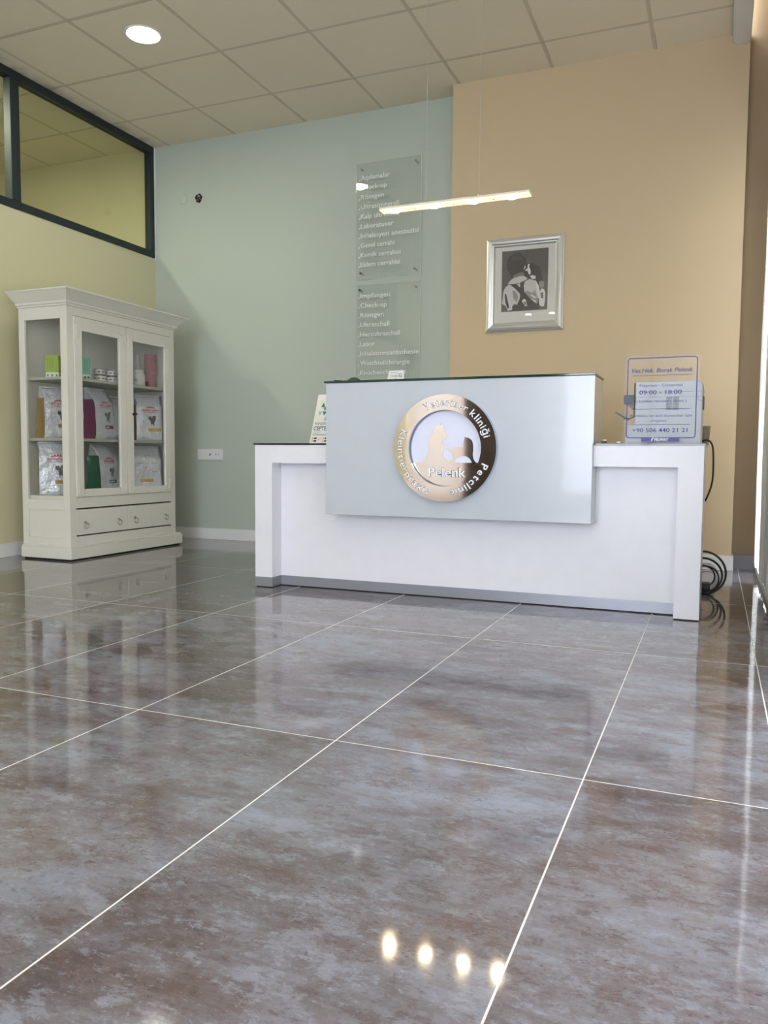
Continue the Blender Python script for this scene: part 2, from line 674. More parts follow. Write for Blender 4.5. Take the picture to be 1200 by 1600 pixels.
vb.box((XL - .04, WL0, WLZ1 - .04), (XL - .01, WL1, WLZ1))
ob = vb.build('vertical_blind', M_blind)
tag(ob, 'gray vertical blind hanging in the small left window', 'blind')

# wall behind the camera: cream left, dark entrance, wide window
wf = MB()
wx0, wx1, wz0, wz1 = -2.1, .2, .15, 2.85
dx0, dx1 = -3.54, -2.2
qx0, qx1 = -4.40, -3.60
wf.box((-4.6, YF - .12, 0), (qx0, YF, HC), M_pink)
wf.box((qx1, YF - .12, 0), (dx0, YF, HC), M_pink)
wf.box((qx0, YF - .12, 0), (qx1, YF, .12), M_pink)
wf.box((qx0, YF - .12, 2.5), (qx1, YF, HC), M_pink)
wf.box((dx0, YF - .12, 2.2), (dx1, YF, HC), M_cream)
wf.box((dx1, YF - .12, 0), (wx0, YF, HC), M_cream)
wf.box((wx0, YF - .12, 0), (wx1, YF, wz0), M_cream)
wf.box((wx0, YF - .12, wz1), (wx1, YF, HC), M_cream)
wf.box((wx1, YF - .12, 0), (.62, YF, HC), M_cream)
wf.box((0, YF - .12, HC), (.62, YF, 4.2), M_cream)
struct('wall_front', wf)
d1 = struct('door_1', MB().box((dx0, YF - .10, 0), (dx1, YF - .03, 2.2)), mat('dark_wood_door', srgb(58, 46, 42), .35, bump=(20, .2)))
MB().tube([(-2.36, YF - .03, 1.02), (-2.36, YF + .03, 1.02), (-2.48, YF + .03, 1.02)], .01).build('door_handle', M_chrome, d1)
w2 = bpy.data.objects.new('window_2', None)
COL.objects.link(w2)
w2['kind'] = 'structure'
w2.location = (-.9, YF - .06, wz0)
f2 = MB()
for (a, b, c, d) in ((wx0, wx1, wz0, wz0 + .06), (wx0, wx1, wz1 - .06, wz1), (wx0, wx0 + .06, wz0, wz1), (wx1 - .06, wx1, wz0, wz1), (-.93, -.87, wz0, wz1)):
    f2.box((a, YF - .09, c), (b, YF - .03, d))
f2.build('window_frame', M_win_frame, w2)
box_obj('window_pane', (wx0 + .06, YF - .065, wz0 + .06), (wx1 - .06, YF - .059, wz1 - .06), M_pane, w2)

w5 = bpy.data.objects.new('added_window', None)  # unseen window, added to backlight the curtain that the steel ring reflects
COL.objects.link(w5)
w5['kind'] = 'structure'
w5.location = ((qx0 + qx1) / 2, YF - .06, .12)
f5 = MB()
for (a, b, c, d) in ((qx0, qx1, .12, .17), (qx0, qx1, 2.45, 2.5), (qx0, qx0 + .05, .17, 2.45), (qx1 - .05, qx1, .17, 2.45)):
    f5.box((a, YF - .09, c), (b, YF - .04, d))
f5.build('window_frame', M_win_frame, w5)
box_obj('window_pane', (qx0 + .05, YF - .068, .17), (qx1 - .05, YF - .062, 2.45), M_pane, w5)


def cloth_material(name, c, tr_col, k):
    m = mat(name, c, .8)
    t = m.node_tree
    p = t.nodes['Principled BSDF']
    l = t.nodes.new('ShaderNodeBsdfTranslucent')
    l.inputs[0].default_value = tr_col
    x = t.nodes.new('ShaderNodeMixShader')
    x.inputs[0].default_value = k
    o = [n for n in t.nodes if n.type == 'OUTPUT_MATERIAL'][0]
    t.links.new(p.outputs[0], x.inputs[1])
    t.links.new(l.outputs[0], x.inputs[2])
    t.links.new(x.outputs[0], o.inputs[0])
    return m


pc_ = MB()  # unseen backlit curtain, added to give the ring a bright peach reflection
v, f = [], []
NC = 120
for zz in (.05, 2.62):
    for i in range(NC):
        v.append((-4.42 + .84 * i / (NC - 1), YF + .03 + .008 * math.sin(i * .55), zz))
for i in range(NC - 1):
    f.append((i, i + 1, NC + i + 1, NC + i))
pc_.add(v, f, None, True)
tag(pc_.build('added_curtain', cloth_material('added_curtain_cloth', srgb(240, 230, 224), (.92, .86, .82, 1), .045)),
    'thick peach curtain added over an unseen rear left window to brighten the steel ring', 'curtain')

# glazed right side: bulkhead above, white profiles, low track
RZ = 2.62
rw = MB()
rw.box((XR, YF, RZ), (XR + .3, YG, 4.2))
rw.box((.05, YF, 4.1), (XR + .3, YG, 4.2))
rw.box((.06, YF, HC + .05), (.11, YG - .1, 4.2))
rw.box((XR + .01, 5.40, 0), (XR + .3, YG, RZ))  # solid pier added to keep window light off the corner wall
rw.box((XR + .01, 2.72, 0), (XR + .3, 4.82, RZ))  # unseen pier added to block window light beside the desk's right end
rw.box((XR + .02, YF, 0), (XR + .3, -3.1, RZ))
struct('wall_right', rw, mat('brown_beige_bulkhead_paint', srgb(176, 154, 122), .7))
w4 = bpy.data.objects.new('window_4', None)
COL.objects.link(w4)
w4['kind'] = 'structure'
w4.location = (XR + .05, 1.2, 0)
f4 = MB()
f4.box((XR - .035, -3.1, 0), (XR + .08, YG - .015, .035))
f4.box((XR - .012, -3.1, .035), (XR, YG - .015, .05))
f4.box((XR + .012, -3.1, .035), (XR + .024, YG - .015, .05))
f4.box((XR, -3.1, RZ - .07), (XR + .07, YG - .015, RZ))
for yy in (5.31, 4.82, 2.63, 2.0, .7, -.6, -1.9, -3.1):
    f4.box((XR, yy, .035), (XR + .07, yy + .085, RZ))
f4.build('window_frame', M_win_frame, w4, bevel=.004)
for a, b in ((4.905, 5.31), (2.085, 2.63), (.785, 2.0), (-.515, .7), (-1.815, -.6), (-3.015, -1.9)):
    box_obj('window_pane', (XR + .032, a, .035), (XR + .038, b, RZ - .07), M_pane, w4)

# sheer curtain beside the glazing; its unseen length is added to dim the daylight
cu = MB()
N = 1100
pts = []
for i in range(N):
    t = i / (N - 1)
    pts.append((XR - .036 + .012 * math.sin(t * 420) + .005 * math.sin(t * 917), 5.44 - t * 8.4))
v, f = [], []
for k, (zz) in enumerate([.07 + j * (RZ - .13) / 4 for j in range(5)]):
    for i, (px, py) in enumerate(pts):
        v.append((px + .004 * math.sin(zz * 3 + i * .1), py, zz))
for k in range(4):
    for i in range(N - 1):
        a = k * N + i
        f.append((a, a + 1, a + 1 + N, a + N))
cu.add(v, f, None, True)
M_sheer = mat('sheer_curtain_cloth', srgb(236, 234, 226), .8)
bs = M_sheer.node_tree
pr = bs.nodes['Principled BSDF']
tl = bs.nodes.new('ShaderNodeBsdfTranslucent')
tl.inputs[0].default_value = (.85, .84, .80, 1)
mxs = bs.nodes.new('ShaderNodeMixShader')
mxs.inputs[0].default_value = .22
outn = [n for n in bs.nodes if n.type == 'OUTPUT_MATERIAL'][0]
bs.links.new(pr.outputs[0], mxs.inputs[1])
bs.links.new(tl.outputs[0], mxs.inputs[2])
bs.links.new(mxs.outputs[0], outn.inputs[0])
o = cu.build('sheer_curtain', M_sheer)
tag(o, 'long white sheer curtain hanging in folds along the right glazing, its unseen length added to dim the daylight', 'curtain')

# trims
struct('trim_1', MB().box((.010, YF, HC - .05), (.112, YB, HC)).box((.022, YF, HC - .062), (.112, YB, HC - .05)), M_white_trim, bevel=.006)
struct('baseboard_back', MB().box((XL + .012, YG - .014, 0), (-1.76, YG, .092)), M_white_trim, bevel=.003)
struct('baseboard_back_right', MB().box((-1.76, YB - .014, 0), (.122, YB, .095)).box((.11, YB, 0), (.122, YG - .03, .095)), M_white_trim, bevel=.003)
struct('baseboard_left', MB().box((XL, WL1, 0), (XL + .013, YG - .014, .092)), M_white_trim, bevel=.003)
struct('baseboard_corner', MB().box((.123, YG - .04, 0), (XR - .035, YG - .015, .088)), M_dark_tile)
struct('trim_2', MB().box((XL - .02, YG - .012, SILL - .01), (XL + .016, YG, HC)), M_white_trim)

# ================================================================== RECEPTION DESK
DY = 3.667
desk = thing('reception_desk', 'long white reception desk with a raised pale gray front box and glass tops', 'reception desk', (-1.15, DY + .3, 0))
x0, x1 = -2.259, -.046
DB = DY + .70
lg = MB().box((x0, DY, .055), (x0 + .103, DY + .098, .757)).box((x0, DY + .098, .055), (x0 + .03, DB, .757))
tag(lg.build('leg_panel', M_laminate, desk), 'left end panel of the desk with a return')
rg = MB().box((x1 - .103, DY, .055), (x1, DY + .098, .757)).box((x1 - .03, DY + .098, .055), (x1, DB, .757))
tag(rg.build('leg_panel', M_laminate, desk), 'right end panel of the desk beside the window wall')
box_obj('apron', (x0 + .103, DY + .0005, .662), (x1 - .103, DY + .098, .757), M_laminate, desk)
box_obj('front_panel', (x0 + .103, DY + .098, .055), (x1 - .103, DY + .116, .757), M_laminate, desk)
pl = MB()
pl.box((x0 - .001, DY - .001, .005), (x0 + .104, DY + .10, .055))
pl.box((x0 - .001, DY + .10, .005), (x0 + .03, DB, .055))
pl.box((x0 + .104, DY + .096, .005), (x1 - .104, DY + .116, .055))
pl.build('plinth', M_plinth, desk)
pl = MB()
pl.box((x1 - .104, DY - .001, .005), (x1 + .001, DY + .10, .055))
pl.box((x1 - .03, DY + .10, .005), (x1 + .001, DB, .055))
pl.build('plinth', M_laminate, desk)
sh = MB()
sh.box((x0 + .004, DY + .004, 0), (x0 + .1, DB - .01, .005)).box((x1 - .1, DY + .004, 0), (x1 - .004, DB - .01, .005)).box((x0 + .1, DY + .10, 0), (x1 - .1, DY + .115, .005))
sh.build('floor_gap', M_gap, desk)
box_obj('worktop_glass', (x0 - .006, DY - .006, .757), (x1 + .006, DB + .01, .765), M_top_black, desk, bevel=.001)
bx = MB().box((-1.816, 3.62, .408), (-.504, 3.898, 1.063))
bxo = bx.build('raised_box', M_box_front, desk, bevel=.0015)
box_obj('box_end_panel', (-.504, 3.6215, .7655), (-.5015, 3.8965, 1.0625), M_gloss_white, desk)
box_obj('counter_glass', (-1.824, 3.612, 1.0635), (-.498, 3.905, 1.073), M_top_glass, desk, bevel=.001)

# ------------------------------------------------------------------ round logo sign
LC = (-1.1795, .7405)
R0, R1 = .2515, .179
sign = thing('round_logo_sign', 'round polished steel clinic logo with cat and dog on the desk front', 'sign', (LC[0], 3.62, LC[1]))


def annulus(mb, c, ro, ri, y0, y1, m_face, m_side, n=128):
    v = []
    for (r, y) in ((ro, y0), (ri, y0), (ri, y1), (ro, y1)):
        for i in range(n):
            t = 2 * PI * i / n
            v.append((c[0] + r * math.cos(t), y, c[1] + r * math.sin(t)))
    q = lambda a, b: [(a * n + i, a * n + (i + 1) % n, b * n + (i + 1) % n, b * n + i) for i in range(n)]
    mb.add(v, q(0, 1), m_face)
    mb.add(v, q(1, 2) + q(3, 0), m_side, True)
    mb.add(v, q(2, 3), m_side)


rg = MB()
annulus(rg, LC, R0, R1, 3.58, 3.6192, M_steel, M_steel_side)
rg.build('outer_ring', None, sign)
dc = MB().cyl((LC[0] + .004, 3.612, LC[1]), (LC[0] + .004, 3.6192, LC[1]), R1 - .002, n=96, m=None, smooth=False)
dc.build('white_disc', M_inner, sign)


def z2m(p):                                    # logo drawing units -> metres
    return ((p[0] - 574) * .2515 / 434, -(p[1] - 604) * .2515 / 462)


dog = [(297, 730), (360, 725), (395, 690), (418, 652), (430, 610), (421, 575), (421, 550), (430, 530), (448, 512), (455, 470), (470, 435),
       (500, 405), (512, 400), (522, 385), (530, 402), (538, 400), (548, 386), (551, 420), (553, 436), (563, 447), (570, 463), (580, 473), (584, 490), (582, 503),
       (575, 520), (566, 530), (548, 542), (543, 555), (549, 572), (553, 595), (555, 620), (548, 650), (556, 675), (568, 692), (585, 703), (604, 712),
       (618, 700), (632, 686), (634, 665), (624, 645), (620, 632), (608, 628), (590, 616), (576, 600), (566, 580), (562, 568), (570, 563), (578, 574), (588, 592), (602, 606),
       (614, 612), (630, 604), (648, 593), (690, 590), (722, 588), (724, 572), (722, 545), (728, 532), (733, 512), (738, 502), (745, 512), (757, 512), (768, 516),
       (785, 527), (798, 545), (805, 575), (806, 620), (802, 655), (808, 690), (818, 712), (836, 727), (866, 730)]
arch = [(643, 722), (650, 704), (668, 690), (690, 675), (715, 666), (745, 670), (768, 683), (782, 698), (796, 722), (790, 727), (700, 728)]
sil = [z2m(p) for p in dog]
rr = R1 - .002
a0 = math.atan2(sil[-1][1], sil[-1][0])
a1 = math.atan2(sil[0][1], sil[0][0]) - 0
aa = a0
if a1 > a0:
    a1 -= 2 * PI
arc = [(rr * math.cos(a0 + (a1 - a0) * k / 40), rr * math.sin(a0 + (a1 - a0) * k / 40)) for k in range(41)]
sil = sil[1:-1] + arc
hole = [z2m(p) for p in arch]
pm = MB()
mp = lambda y: (lambda u, v, w: (LC[0] + u, y - w, LC[1] + v))
flat_poly(pm, sil, mp(3.608), 0, M_steel, [hole])
flat_poly(pm, sil, mp(3.6118), 0, M_steel, [hole])
for lp in (sil, hole):
    n = len(lp)
    pm.add([mp(3.608)(p[0], p[1], 0) for p in lp] + [mp(3.6118)(p[0], p[1], 0) for p in lp], [(i, (i + 1) % n, n + (i + 1) % n, n + i) for i in range(n)], M_steel_side)
pm.build('animal_silhouette', None, sign)


def arc_text(mb, body, cap, ang0, ang1, rmid, outward, y, bold, m, thick):
    """letters from ang0 to ang1 (degrees). outward: tops point outwards (clockwise reading)"""
    widths, total = [], 0
    for ch in body:
        w = text_geo(ch, bold)[2] if ch != ' ' else .45
        widths.append(w)
        total += w + .22
    total -= .22
    span = math.radians(ang1 - ang0)
    pos = 0
    for ch, w in zip(body, widths):
        t = (pos + w / 2) / total
        a = math.radians(ang0) + span * t
        pos += w + .22
        if ch == ' ':
            continue
        er = Vector((math.cos(a), math.sin(a)))
        if outward:
            up, right = er, Vector((er.y, -er.x))
            base = rmid - cap / 2
        else:
            up, right = -er, Vector((-er.y, er.x))
            base = rmid + cap / 2
        k = abs(span) * rmid / total
        k = min(k, cap * 1.15)

        def mf(u, v, ww, er=er, up=up, right=right, base=base):
            p = er * base + up * v + right * u
            return (LC[0] + p.x, y - ww, LC[1] + p.y)
        put_text(mb, ch, cap, mf, width=w * k, bold=bold, thick=thick, m=m, align='c')


for (word, a_0, a_1, outw) in (('Veteriner', 119, 58, True), ('kliniği', 52, 14, True), ('Petclinic', -20, -81, True), ('Kleintierpraxis', 157, 250, False)):
    tm = MB()
    for (bd, mm, th) in ((.045, M_letter_edge, .0006), (.004, M_letter, .0014)):
        arc_text(tm, word, .034, a_0, a_1, .215, outw, 3.58, bd, mm, th)
    tm.build('ring_lettering', None, sign)
tm = MB()
for (bd, mm, th) in ((.03, M_letter_edge, .0006), (.006, M_letter, .0014)):
    put_text(tm, 'Pelenk', .046, lambda u, v, w: (LC[0] - .083 + u, 3.608 - w, LC[1] - .134 + v), width=.182, bold=bd, thick=th, m=mm)
tm.build('centre_lettering', None, sign)

# ------------------------------------------------------------------ acrylic price boards on the gray wall
AY = YG - .034
A1 = ['Aşılamalar', 'Check-up', 'Röntgen', 'Ultrasonografi', 'Kalp ultrasonu', 'Laboratuvar', 'Inhalasyon anestezisi', 'Genel cerrahi', 'Kemik cerrahisi', 'Eklem cerrahisi']
W1 = [.235, .21, .19, .31, .31, .265, .465, .275, .325, .32]
A2 = ['Impfungen', 'Check-up', 'Röntgen', 'Ultraschall', 'Herzultraschall', 'Labor', 'Inhalationsanästhesie', 'Weichteilchirurgie', 'Knochenchirurgie', 'Gelenkchirurgie', 'Zahnheilkunde']
W2 = [.24, .215, .19, .235, .32, .12, .47, .40, .37, .345, .32]


def acrylic(name, label, xa, xb, za, zb, lines, widths, ztop, step, pins, tilt=0.0):
    # the sheet stands off a little further on its right side
    TL = Matrix(((1, 0, 0, 0), (-tilt, 1, 0, tilt * xa), (0, 0, 1, 0), (0, 0, 0, 1)))
    t = thing(name, label, 'sign', ((xa + xb) / 2, YG, za), 0, 'acrylic boards on the gray wall')
    MB().box((xa, AY, za), (xb, AY + .004, zb), None, TL).build('acrylic_sheet', M_acryl, t)
    e = MB()
    e.xf = TL
    e.box((xa, AY - .0004, za), (xa + .0012, AY + .0044, zb)).box((xb - .0025, AY - .0004, za), (xb, AY + .0044, zb))
    e.box((xa, AY - .0004, za), (xb, AY + .0044, za + .0015)).box((xa, AY - .0004, zb - .0015), (xb, AY + .0044, zb))
    e.build('polished_edge', M_acryl_edge, t)
    for i, (s, w) in enumerate(zip(lines, widths)):
        mb = MB()
        mb.xf = TL
        zb_ = ztop - i * step
        mf = lambda u, v, ww: (-2.512 + u, AY - ww, zb_ + v)
        put_text(mb, s, .036, mf, width=w, bold=.004, thick=.0022)
        mb.box((-2.529, AY - .0022, zb_ - .003), (-2.520, AY, zb_ + .005))
        mb.build('text_line', M_wall_text, t)
    for (px, pz) in pins:
        p = MB()
        ay = AY - tilt * (px - xa)
        p.cyl((px, ay - .012, pz), (px, YG, pz), .0075, n=18)
        p.cyl((px, ay - .016, pz), (px, ay - .012, pz), .0095, n=18)
        p.build('standoff_pin', M_chrome, t)


acrylic('acrylic_wall_sign', 'upper clear acrylic board of Turkish service names on the gray wall', -2.552, -2.028, 2.022, 2.875, A1, W1, 2.752, .0705,
        [(-2.511, 2.833), (-2.069, 2.831), (-2.506, 2.069), (-2.071, 2.067)], .031)
acrylic('acrylic_wall_sign', 'lower clear acrylic board of German service names, cut off by the desk box', -2.548, -2.034, 1.10, 1.986, A2, W2, 1.888, .0715,
        [(-2.513, 1.945), (-2.074, 1.945), (-2.511, 1.14), (-2.076, 1.14)])

# ------------------------------------------------------------------ framed picture
pic = thing('framed_picture', 'silver framed black and white photo of a child holding a puppy on the beige wall', 'picture', (-1.235, YB, 1.557))
px0, px1, pz0, pz1 = -1.499, -.969, 1.556, 2.185
fw = .061
prof = [(0, .0), (0, .018), (.006, .026), (.014, .030), (.026, .034), (.038, .030), (.046, .022), (.052, .020), (.061, .014), (.061, .0)]


def frame_ring(mb, x0, x1, z0, z1, prof, yback, m=None):
    """mitred moulding, prof = (inset, height)"""
    v, f = [], []
    K = len(prof)
    for (ins, h) in prof:
        v += [(x0 + ins, yback - h, z0 + ins), (x1 - ins, yback - h, z0 + ins), (x1 - ins, yback - h, z1 - ins), (x0 + ins, yback - h, z1 - ins)]
    for k in range(K - 1):
        for i in range(4):
            j = (i + 1) % 4
            f.append((k * 4 + i, k * 4 + j, (k + 1) * 4 + j, (k + 1) * 4 + i))
    mb.add(v, f, m, False)


fm = MB()
frame_ring(fm, px0, px1, pz0, pz1, prof, YB - .002)
fm.build('frame', M_silver, pic)
box_obj('mount', (px0 + .055, YB - .014, pz0 + .055), (px1 - .055, YB - .002, pz1 - .055), M_mount, pic)
ia0, ia1, ib0, ib1 = -1.391, -1.0745, 1.691, 2.0985
G = {k: mat('print_tone_' + n, srgb(*c), .5) for k, n, c in (('bg', 'background', (82, 76, 72)), ('bg2', 'background_dark', (66, 60, 57)), ('hair', 'dark_hair', (44, 40, 40)), ('hair2', 'hair_sheen', (62, 57, 55)),
     ('skin', 'neck', (112, 106, 100)), ('sh', 'shirt', (196, 194, 190)), ('sh2', 'shirt_shade', (140, 136, 132)), ('sh3', 'shirt_fold', (104, 98, 94)), ('dk', 'dungaree', (38, 33, 32)), ('w', 'white_fur', (216, 214, 210)), ('blk', 'black_fur', (24, 22, 22)))}
MXM = Vector((0, 0, 0))


def pp(p):      # drawing px in the zoomed crop (perspective) -> u,v 0..1
    # corners of the print in that crop: (292,328) (915,268) (897,1105) (285,1145)
    u = (p[0] - 290) / 618
    top = 328 - 60 * u
    bot = 1145 - 42 * u
    v = 1 - (p[1] - top) / (bot - top)
    u = min(max(u, .002), .998)
    v = min(max(v, .002), .998)
    return (u, v)


art = [
    ('bg', [(285, 320), (925, 260), (905, 1112), (285, 1150)]),
    ('bg2', [(600, 300), (925, 262), (912, 640), (830, 560), (700, 470), (600, 400)]),
    ('hair', [(352, 500), (362, 440), (400, 385), (450, 360), (490, 340), (545, 350), (560, 375), (600, 400), (625, 450), (628, 500), (600, 560), (570, 620), (440, 690), (400, 650), (382, 600), (365, 560)]),
    ('hair2', [(420, 400), (480, 370), (540, 390), (560, 430), (500, 450), (430, 470)]),
    ('skin', [(440, 660), (470, 630), (530, 610), (580, 600), (590, 650), (560, 680), (450, 700)]),
    ('dk', [(340, 1060), (430, 1080), (500, 1020), (560, 900), (560, 760), (640, 700), (790, 900), (800, 1108), (380, 1145)]),
    ('sh', [(312, 900), (322, 850), (350, 800), (400, 770), (450, 790), (500, 830), (535, 880), (545, 930), (530, 985), (500, 1045), (470, 1030), (440, 1060), (440, 1115), (380, 1125), (350, 1060), (300, 1030), (310, 960)]),
    ('sh2', [(440, 850), (480, 860), (520, 930), (500, 1010), (450, 950)]),
    ('dk', [(335, 905), (352, 890), (378, 990), (400, 1080), (375, 1095), (345, 1010)]),
    ('sh', [(372, 768), (410, 715), (450, 685), (540, 655), (590, 652), (640, 690), (600, 715), (540, 745), (470, 762)]),
    ('sh', [(500, 768), (556, 745), (548, 812)]),
    ('sh', [(605, 725), (680, 690), (745, 720), (790, 800), (810, 880), (800, 960), (760, 940), (700, 900), (640, 860), (590, 880), (585, 800)]),
    ('sh2', [(590, 880), (640, 850), (700, 880), (740, 840), (760, 900), (790, 1000), (700, 980), (640, 930)]),
    ('dk', [(540, 748), (600, 715), (590, 790), (600, 870), (680, 960), (780, 1020), (790, 1100), (560, 1100), (545, 930)]),
    ('dk', [(400, 768), (470, 765), (540, 820), (620, 920), (600, 990), (545, 900), (480, 830)]),
    ('w', [(568, 990), (600, 960), (625, 985), (640, 1060), (615, 1062)]),
    ('sh3', [(590, 1000), (620, 1000), (630, 1040), (610, 1045)]),
    ('w', [(690, 900), (740, 930), (770, 950), (730, 950), (690, 920)]),
    ('w', [(690, 965), (735, 975), (780, 1022), (750, 1015)]),
    ('blk', [(585, 590), (600, 520), (640, 485), (700, 478), (760, 500), (800, 540), (830, 590), (820, 650), (850, 720), (790, 770), (740, 710), (690, 700), (640, 670), (600, 650)]),
    ('w', [(585, 575), (600, 515), (612, 520), (600, 560)]),
    ('w', [(640, 500), (668, 488), (655, 530), (680, 580), (678, 630), (655, 635), (640, 600), (610, 590), (605, 580), (635, 550)]),
    ('blk', [(600, 590), (635, 585), (648, 605), (640, 650), (600, 640)]),
    ('w', [(668, 655), (705, 640), (745, 655), (745, 690), (700, 695)]),
    ('w', [(740, 700), (790, 790), (800, 900), (810, 850), (830, 820), (860, 830), (878, 890), (872, 1000), (862, 1060), (830, 1065), (800, 1040), (795, 960), (770, 850)]),
    ('sh2', [(790, 730), (830, 715), (860, 730), (858, 800), (820, 820), (795, 790)]),
    ('sh3', [(812, 880), (850, 870), (852, 960), (820, 950)]),
]
am = MB()
for i, (k, pts) in enumerate(art):
    q = [pp(p) for p in pts]
    flat_poly(am, q, lambda u, v, w: (ia0 + u * (ia1 - ia0), YB - .0146 - w, ib0 + v * (ib1 - ib0)), i * .00012, G[k])
am.build('photo_print', None, pic)
box_obj('picture_glass', (px0 + .056, YB - .0215, pz0 + .056), (px1 - .056, YB - .0200, pz1 - .056), M_pane, pic)

# ------------------------------------------------------------------ pendant bar lamp
LY, LZ = 3.86, 1.945
pend = thing('pendant_bar_lamp', 'slim glowing bar lamp with four warm spots hanging above the desk', 'lamp', (-1.24, LY, LZ))
lxa, lxb = -1.625, -.853
hb = MB().box((lxa, LY - .028, LZ + .006), (lxb, LY + .028, LZ + .018))
hb.build('lamp_housing', M_lamp_back, pend, bevel=.002)
box_obj('diffuser_strip', (lxa + .004, LY - .030, LZ), (lxb - .004, LY + .030, LZ + .006), M_strip, pend)
for sx in (-1.548, -1.338, -1.135, -.945):
    s_ = MB()
    s_.cyl((sx, LY, LZ - .005), (sx, LY, LZ), .021, .025, n=24)
    s_.build('light_spot', M_spot, pend)
for sx in (-1.44, -1.235, -1.035):
    MB().cyl((sx, LY - .0, LZ - .002), (sx, LY, LZ), .003, n=10).build('screw', M_gap, pend)
for wx in (-1.381, -1.108):
    MB().cyl((wx, LY, LZ + .018), (wx, LY, HC), .0011, n=6).build('suspension_wire', M_wire, pend)
    MB().cyl((wx, LY, LZ + .014), (wx, LY, LZ + .03), .004, n=10).build('wire_clip', M_chrome, pend)

# ------------------------------------------------------------------ recessed ceiling lights
M_led_rim = mat('white_lamp_rim', srgb(236, 234, 228), .4)


def downlight(x, y, label, r=.094, m_=None):
    t = thing('ceiling_light', label, 'ceiling light', (x, y, HC), 0, 'round ceiling lights')
    a = MB()
    a.xf = Matrix.Translation((x, y, HC))
    a.lathe([(r, -.0), (r + .004, -.006), (r + .010, -.008), (r + .014, -.004), (r + .014, 0)], n=48)
    a.build('rim', M_led_rim, t)
    MB().cyl((x, y, HC - .005), (x, y, HC - .001), r, n=48, smooth=False).build('led_panel', m_ or M_led, t)
    return t


downlight(-3.315, 4.115, 'bright round ceiling light near the left glazed partition')
downlight(-3.315, .28, 'round ceiling light behind the camera on the left', .094)
downlight(-1.40, 1.55, 'round ceiling light above the middle of the floor', .094)
downlight(-1.40, -2.3, 'round ceiling light near the rear window', .094)
downlight(-5.10, 3.70, 'round ceiling light in the room beyond the glass', m_=M_led2)
downlight(-6.9, 3.0, 'second round ceiling light in the room beyond the glass', m_=M_led2)

# ------------------------------------------------------------------ wall fittings
cp = MB()
cp.xf = Matrix.Translation((-4.134, YG, 2.81)) @ Matrix.Rotation(PI / 2, 4, 'X')
cp.lathe([(0, .005), (.034, .0045), (.040, .002), (.041, 0)], n=40)
tag(cp.build('blanking_cover', M_gray), 'round gray painted blanking cover on the gray wall near the partition', 'cover plate')
ho = thing('junction_hole', 'small dark round wall hole with wire ends beside the blanking cover', 'wall hole', (-3.985, YG, 2.80))
h = MB()
ring = [(.033 * (1 + .12 * math.sin(3 * t) + .06 * math.sin(7 * t)) * math.cos(t), .036 * (1 + .10 * math.cos(5 * t)) * math.sin(t)) for t in [2 * PI * k / 40 for k in range(40)]]
h.prism([(-3.985 + a, 2.80 + b) for a, b in ring], YG - .0015, YG + .0, 'y')
h.build('opening', M_gap, ho)
for k, (mm, dx, dz) in enumerate(((mat('brown_wire', srgb(120, 84, 66), .5), -.006, .004), (M_seam, .01, -.008), (M_white_cable, .004, .014), (mat('plaster_crumb', srgb(150, 130, 112), .8), -.012, -.016))):
    MB().tube([(-3.985 + dx - .012, YG - .001, 2.80 + dz), (-3.985 + dx, YG - .006, 2.80 + dz + .006), (-3.985 + dx + .012, YG - .001, 2.80 + dz - .003)], .0035, 6).build('wire_end', mm, ho)

so = thing('wall_socket', 'white three module wall socket plate low on the gray wall', 'socket', (-3.888, YG, .663))
box_obj('cover_plate', (-4.011, YG - .011, .663), (-3.766, YG, .752), M_white, so, bevel=.003)
k = MB()
k.xf = Matrix.Translation((-3.968, YG - .011, .7075)) @ Matrix.Rotation(PI / 2, 4, 'X')
k.lathe([(.0, -.008), (.018, -.008), (.019, .001), (.0225, .0015), (.0235, 0)], n=32)
k.cyl((-.009, 0, -.008), (-.009, 0, -.0065), .0025, n=10, m=None)
k.build('power_outlet', M_white, so)
for sx in (-.009, .009):
    MB().cyl((-3.968 + sx, YG - .0045, .7075), (-3.968 + sx, YG - .003, .7075), .0028, n=10).build('pin_hole', M_gap, so)
MB().prism([(-3.893, .7), (-3.880, .699), (-3.880, .716), (-3.888, .716)], YG - .0125, YG - .010, 'y').build('phone_port', M_gap, so)
m_ = MB()
m_.box((-3.838, YG - .013, .699), (-3.798, YG - .011, .716), M_white).box((-3.832, YG - .0135, .704), (-3.822, YG - .0125, .711), M_gap).box((-3.805, YG - .0135, .702), (-3.800, YG - .0125, .711), M_gap)
m_.build('data_port', None, so)

# ================================================================== DISPLAY CABINET
CXB, CXF, CYA, CYB = -4.285, -3.875, 4.020, 5.120     # carcass
cab = thing('display_cabinet', 'tall white glazed display cabinet full of pet food against the left wall', 'cabinet', ((CXB + CXF) / 2, (CYA + CYB) / 2, 0))
ca = MB()
ps = .045
# base
bs_ = MB()
bs_.box((CXB - .005, CYA - .016, .012), (CXF + .018, CYB + .062 - .0, .085))
bs_.box((CXB - .003, CYA - .010, .085), (CXF + .012, CYB + .05, .098))
bs_.build('base_moulding', M_cab, cab, bevel=.004)
box_obj('floor_gap', (CXB + .01, CYA, 0), (CXF + .005, CYB + .04, .012), M_gap, cab)
car = MB()
car.box((CXB, CYA, .098), (CXB + .05, CYA + .022, 1.655))            # near side stiles
car.box((CXB + .05, CYA, .098), (CXF - .055, CYA + .022, .15))
car.box((CXB + .05, CYA + .012, .15), (CXF - .055, CYA + .020, .335))       # recessed panel
car.box((CXB + .05, CYA, .335), (CXF - .055, CYA + .022, .402))
car.box((CXB + .05, CYA, 1.575), (CXF - .055, CYA + .022, 1.655))
car.box((CXF - .055, CYA, .098), (CXF, CYA + .055, 1.655))            # front left post
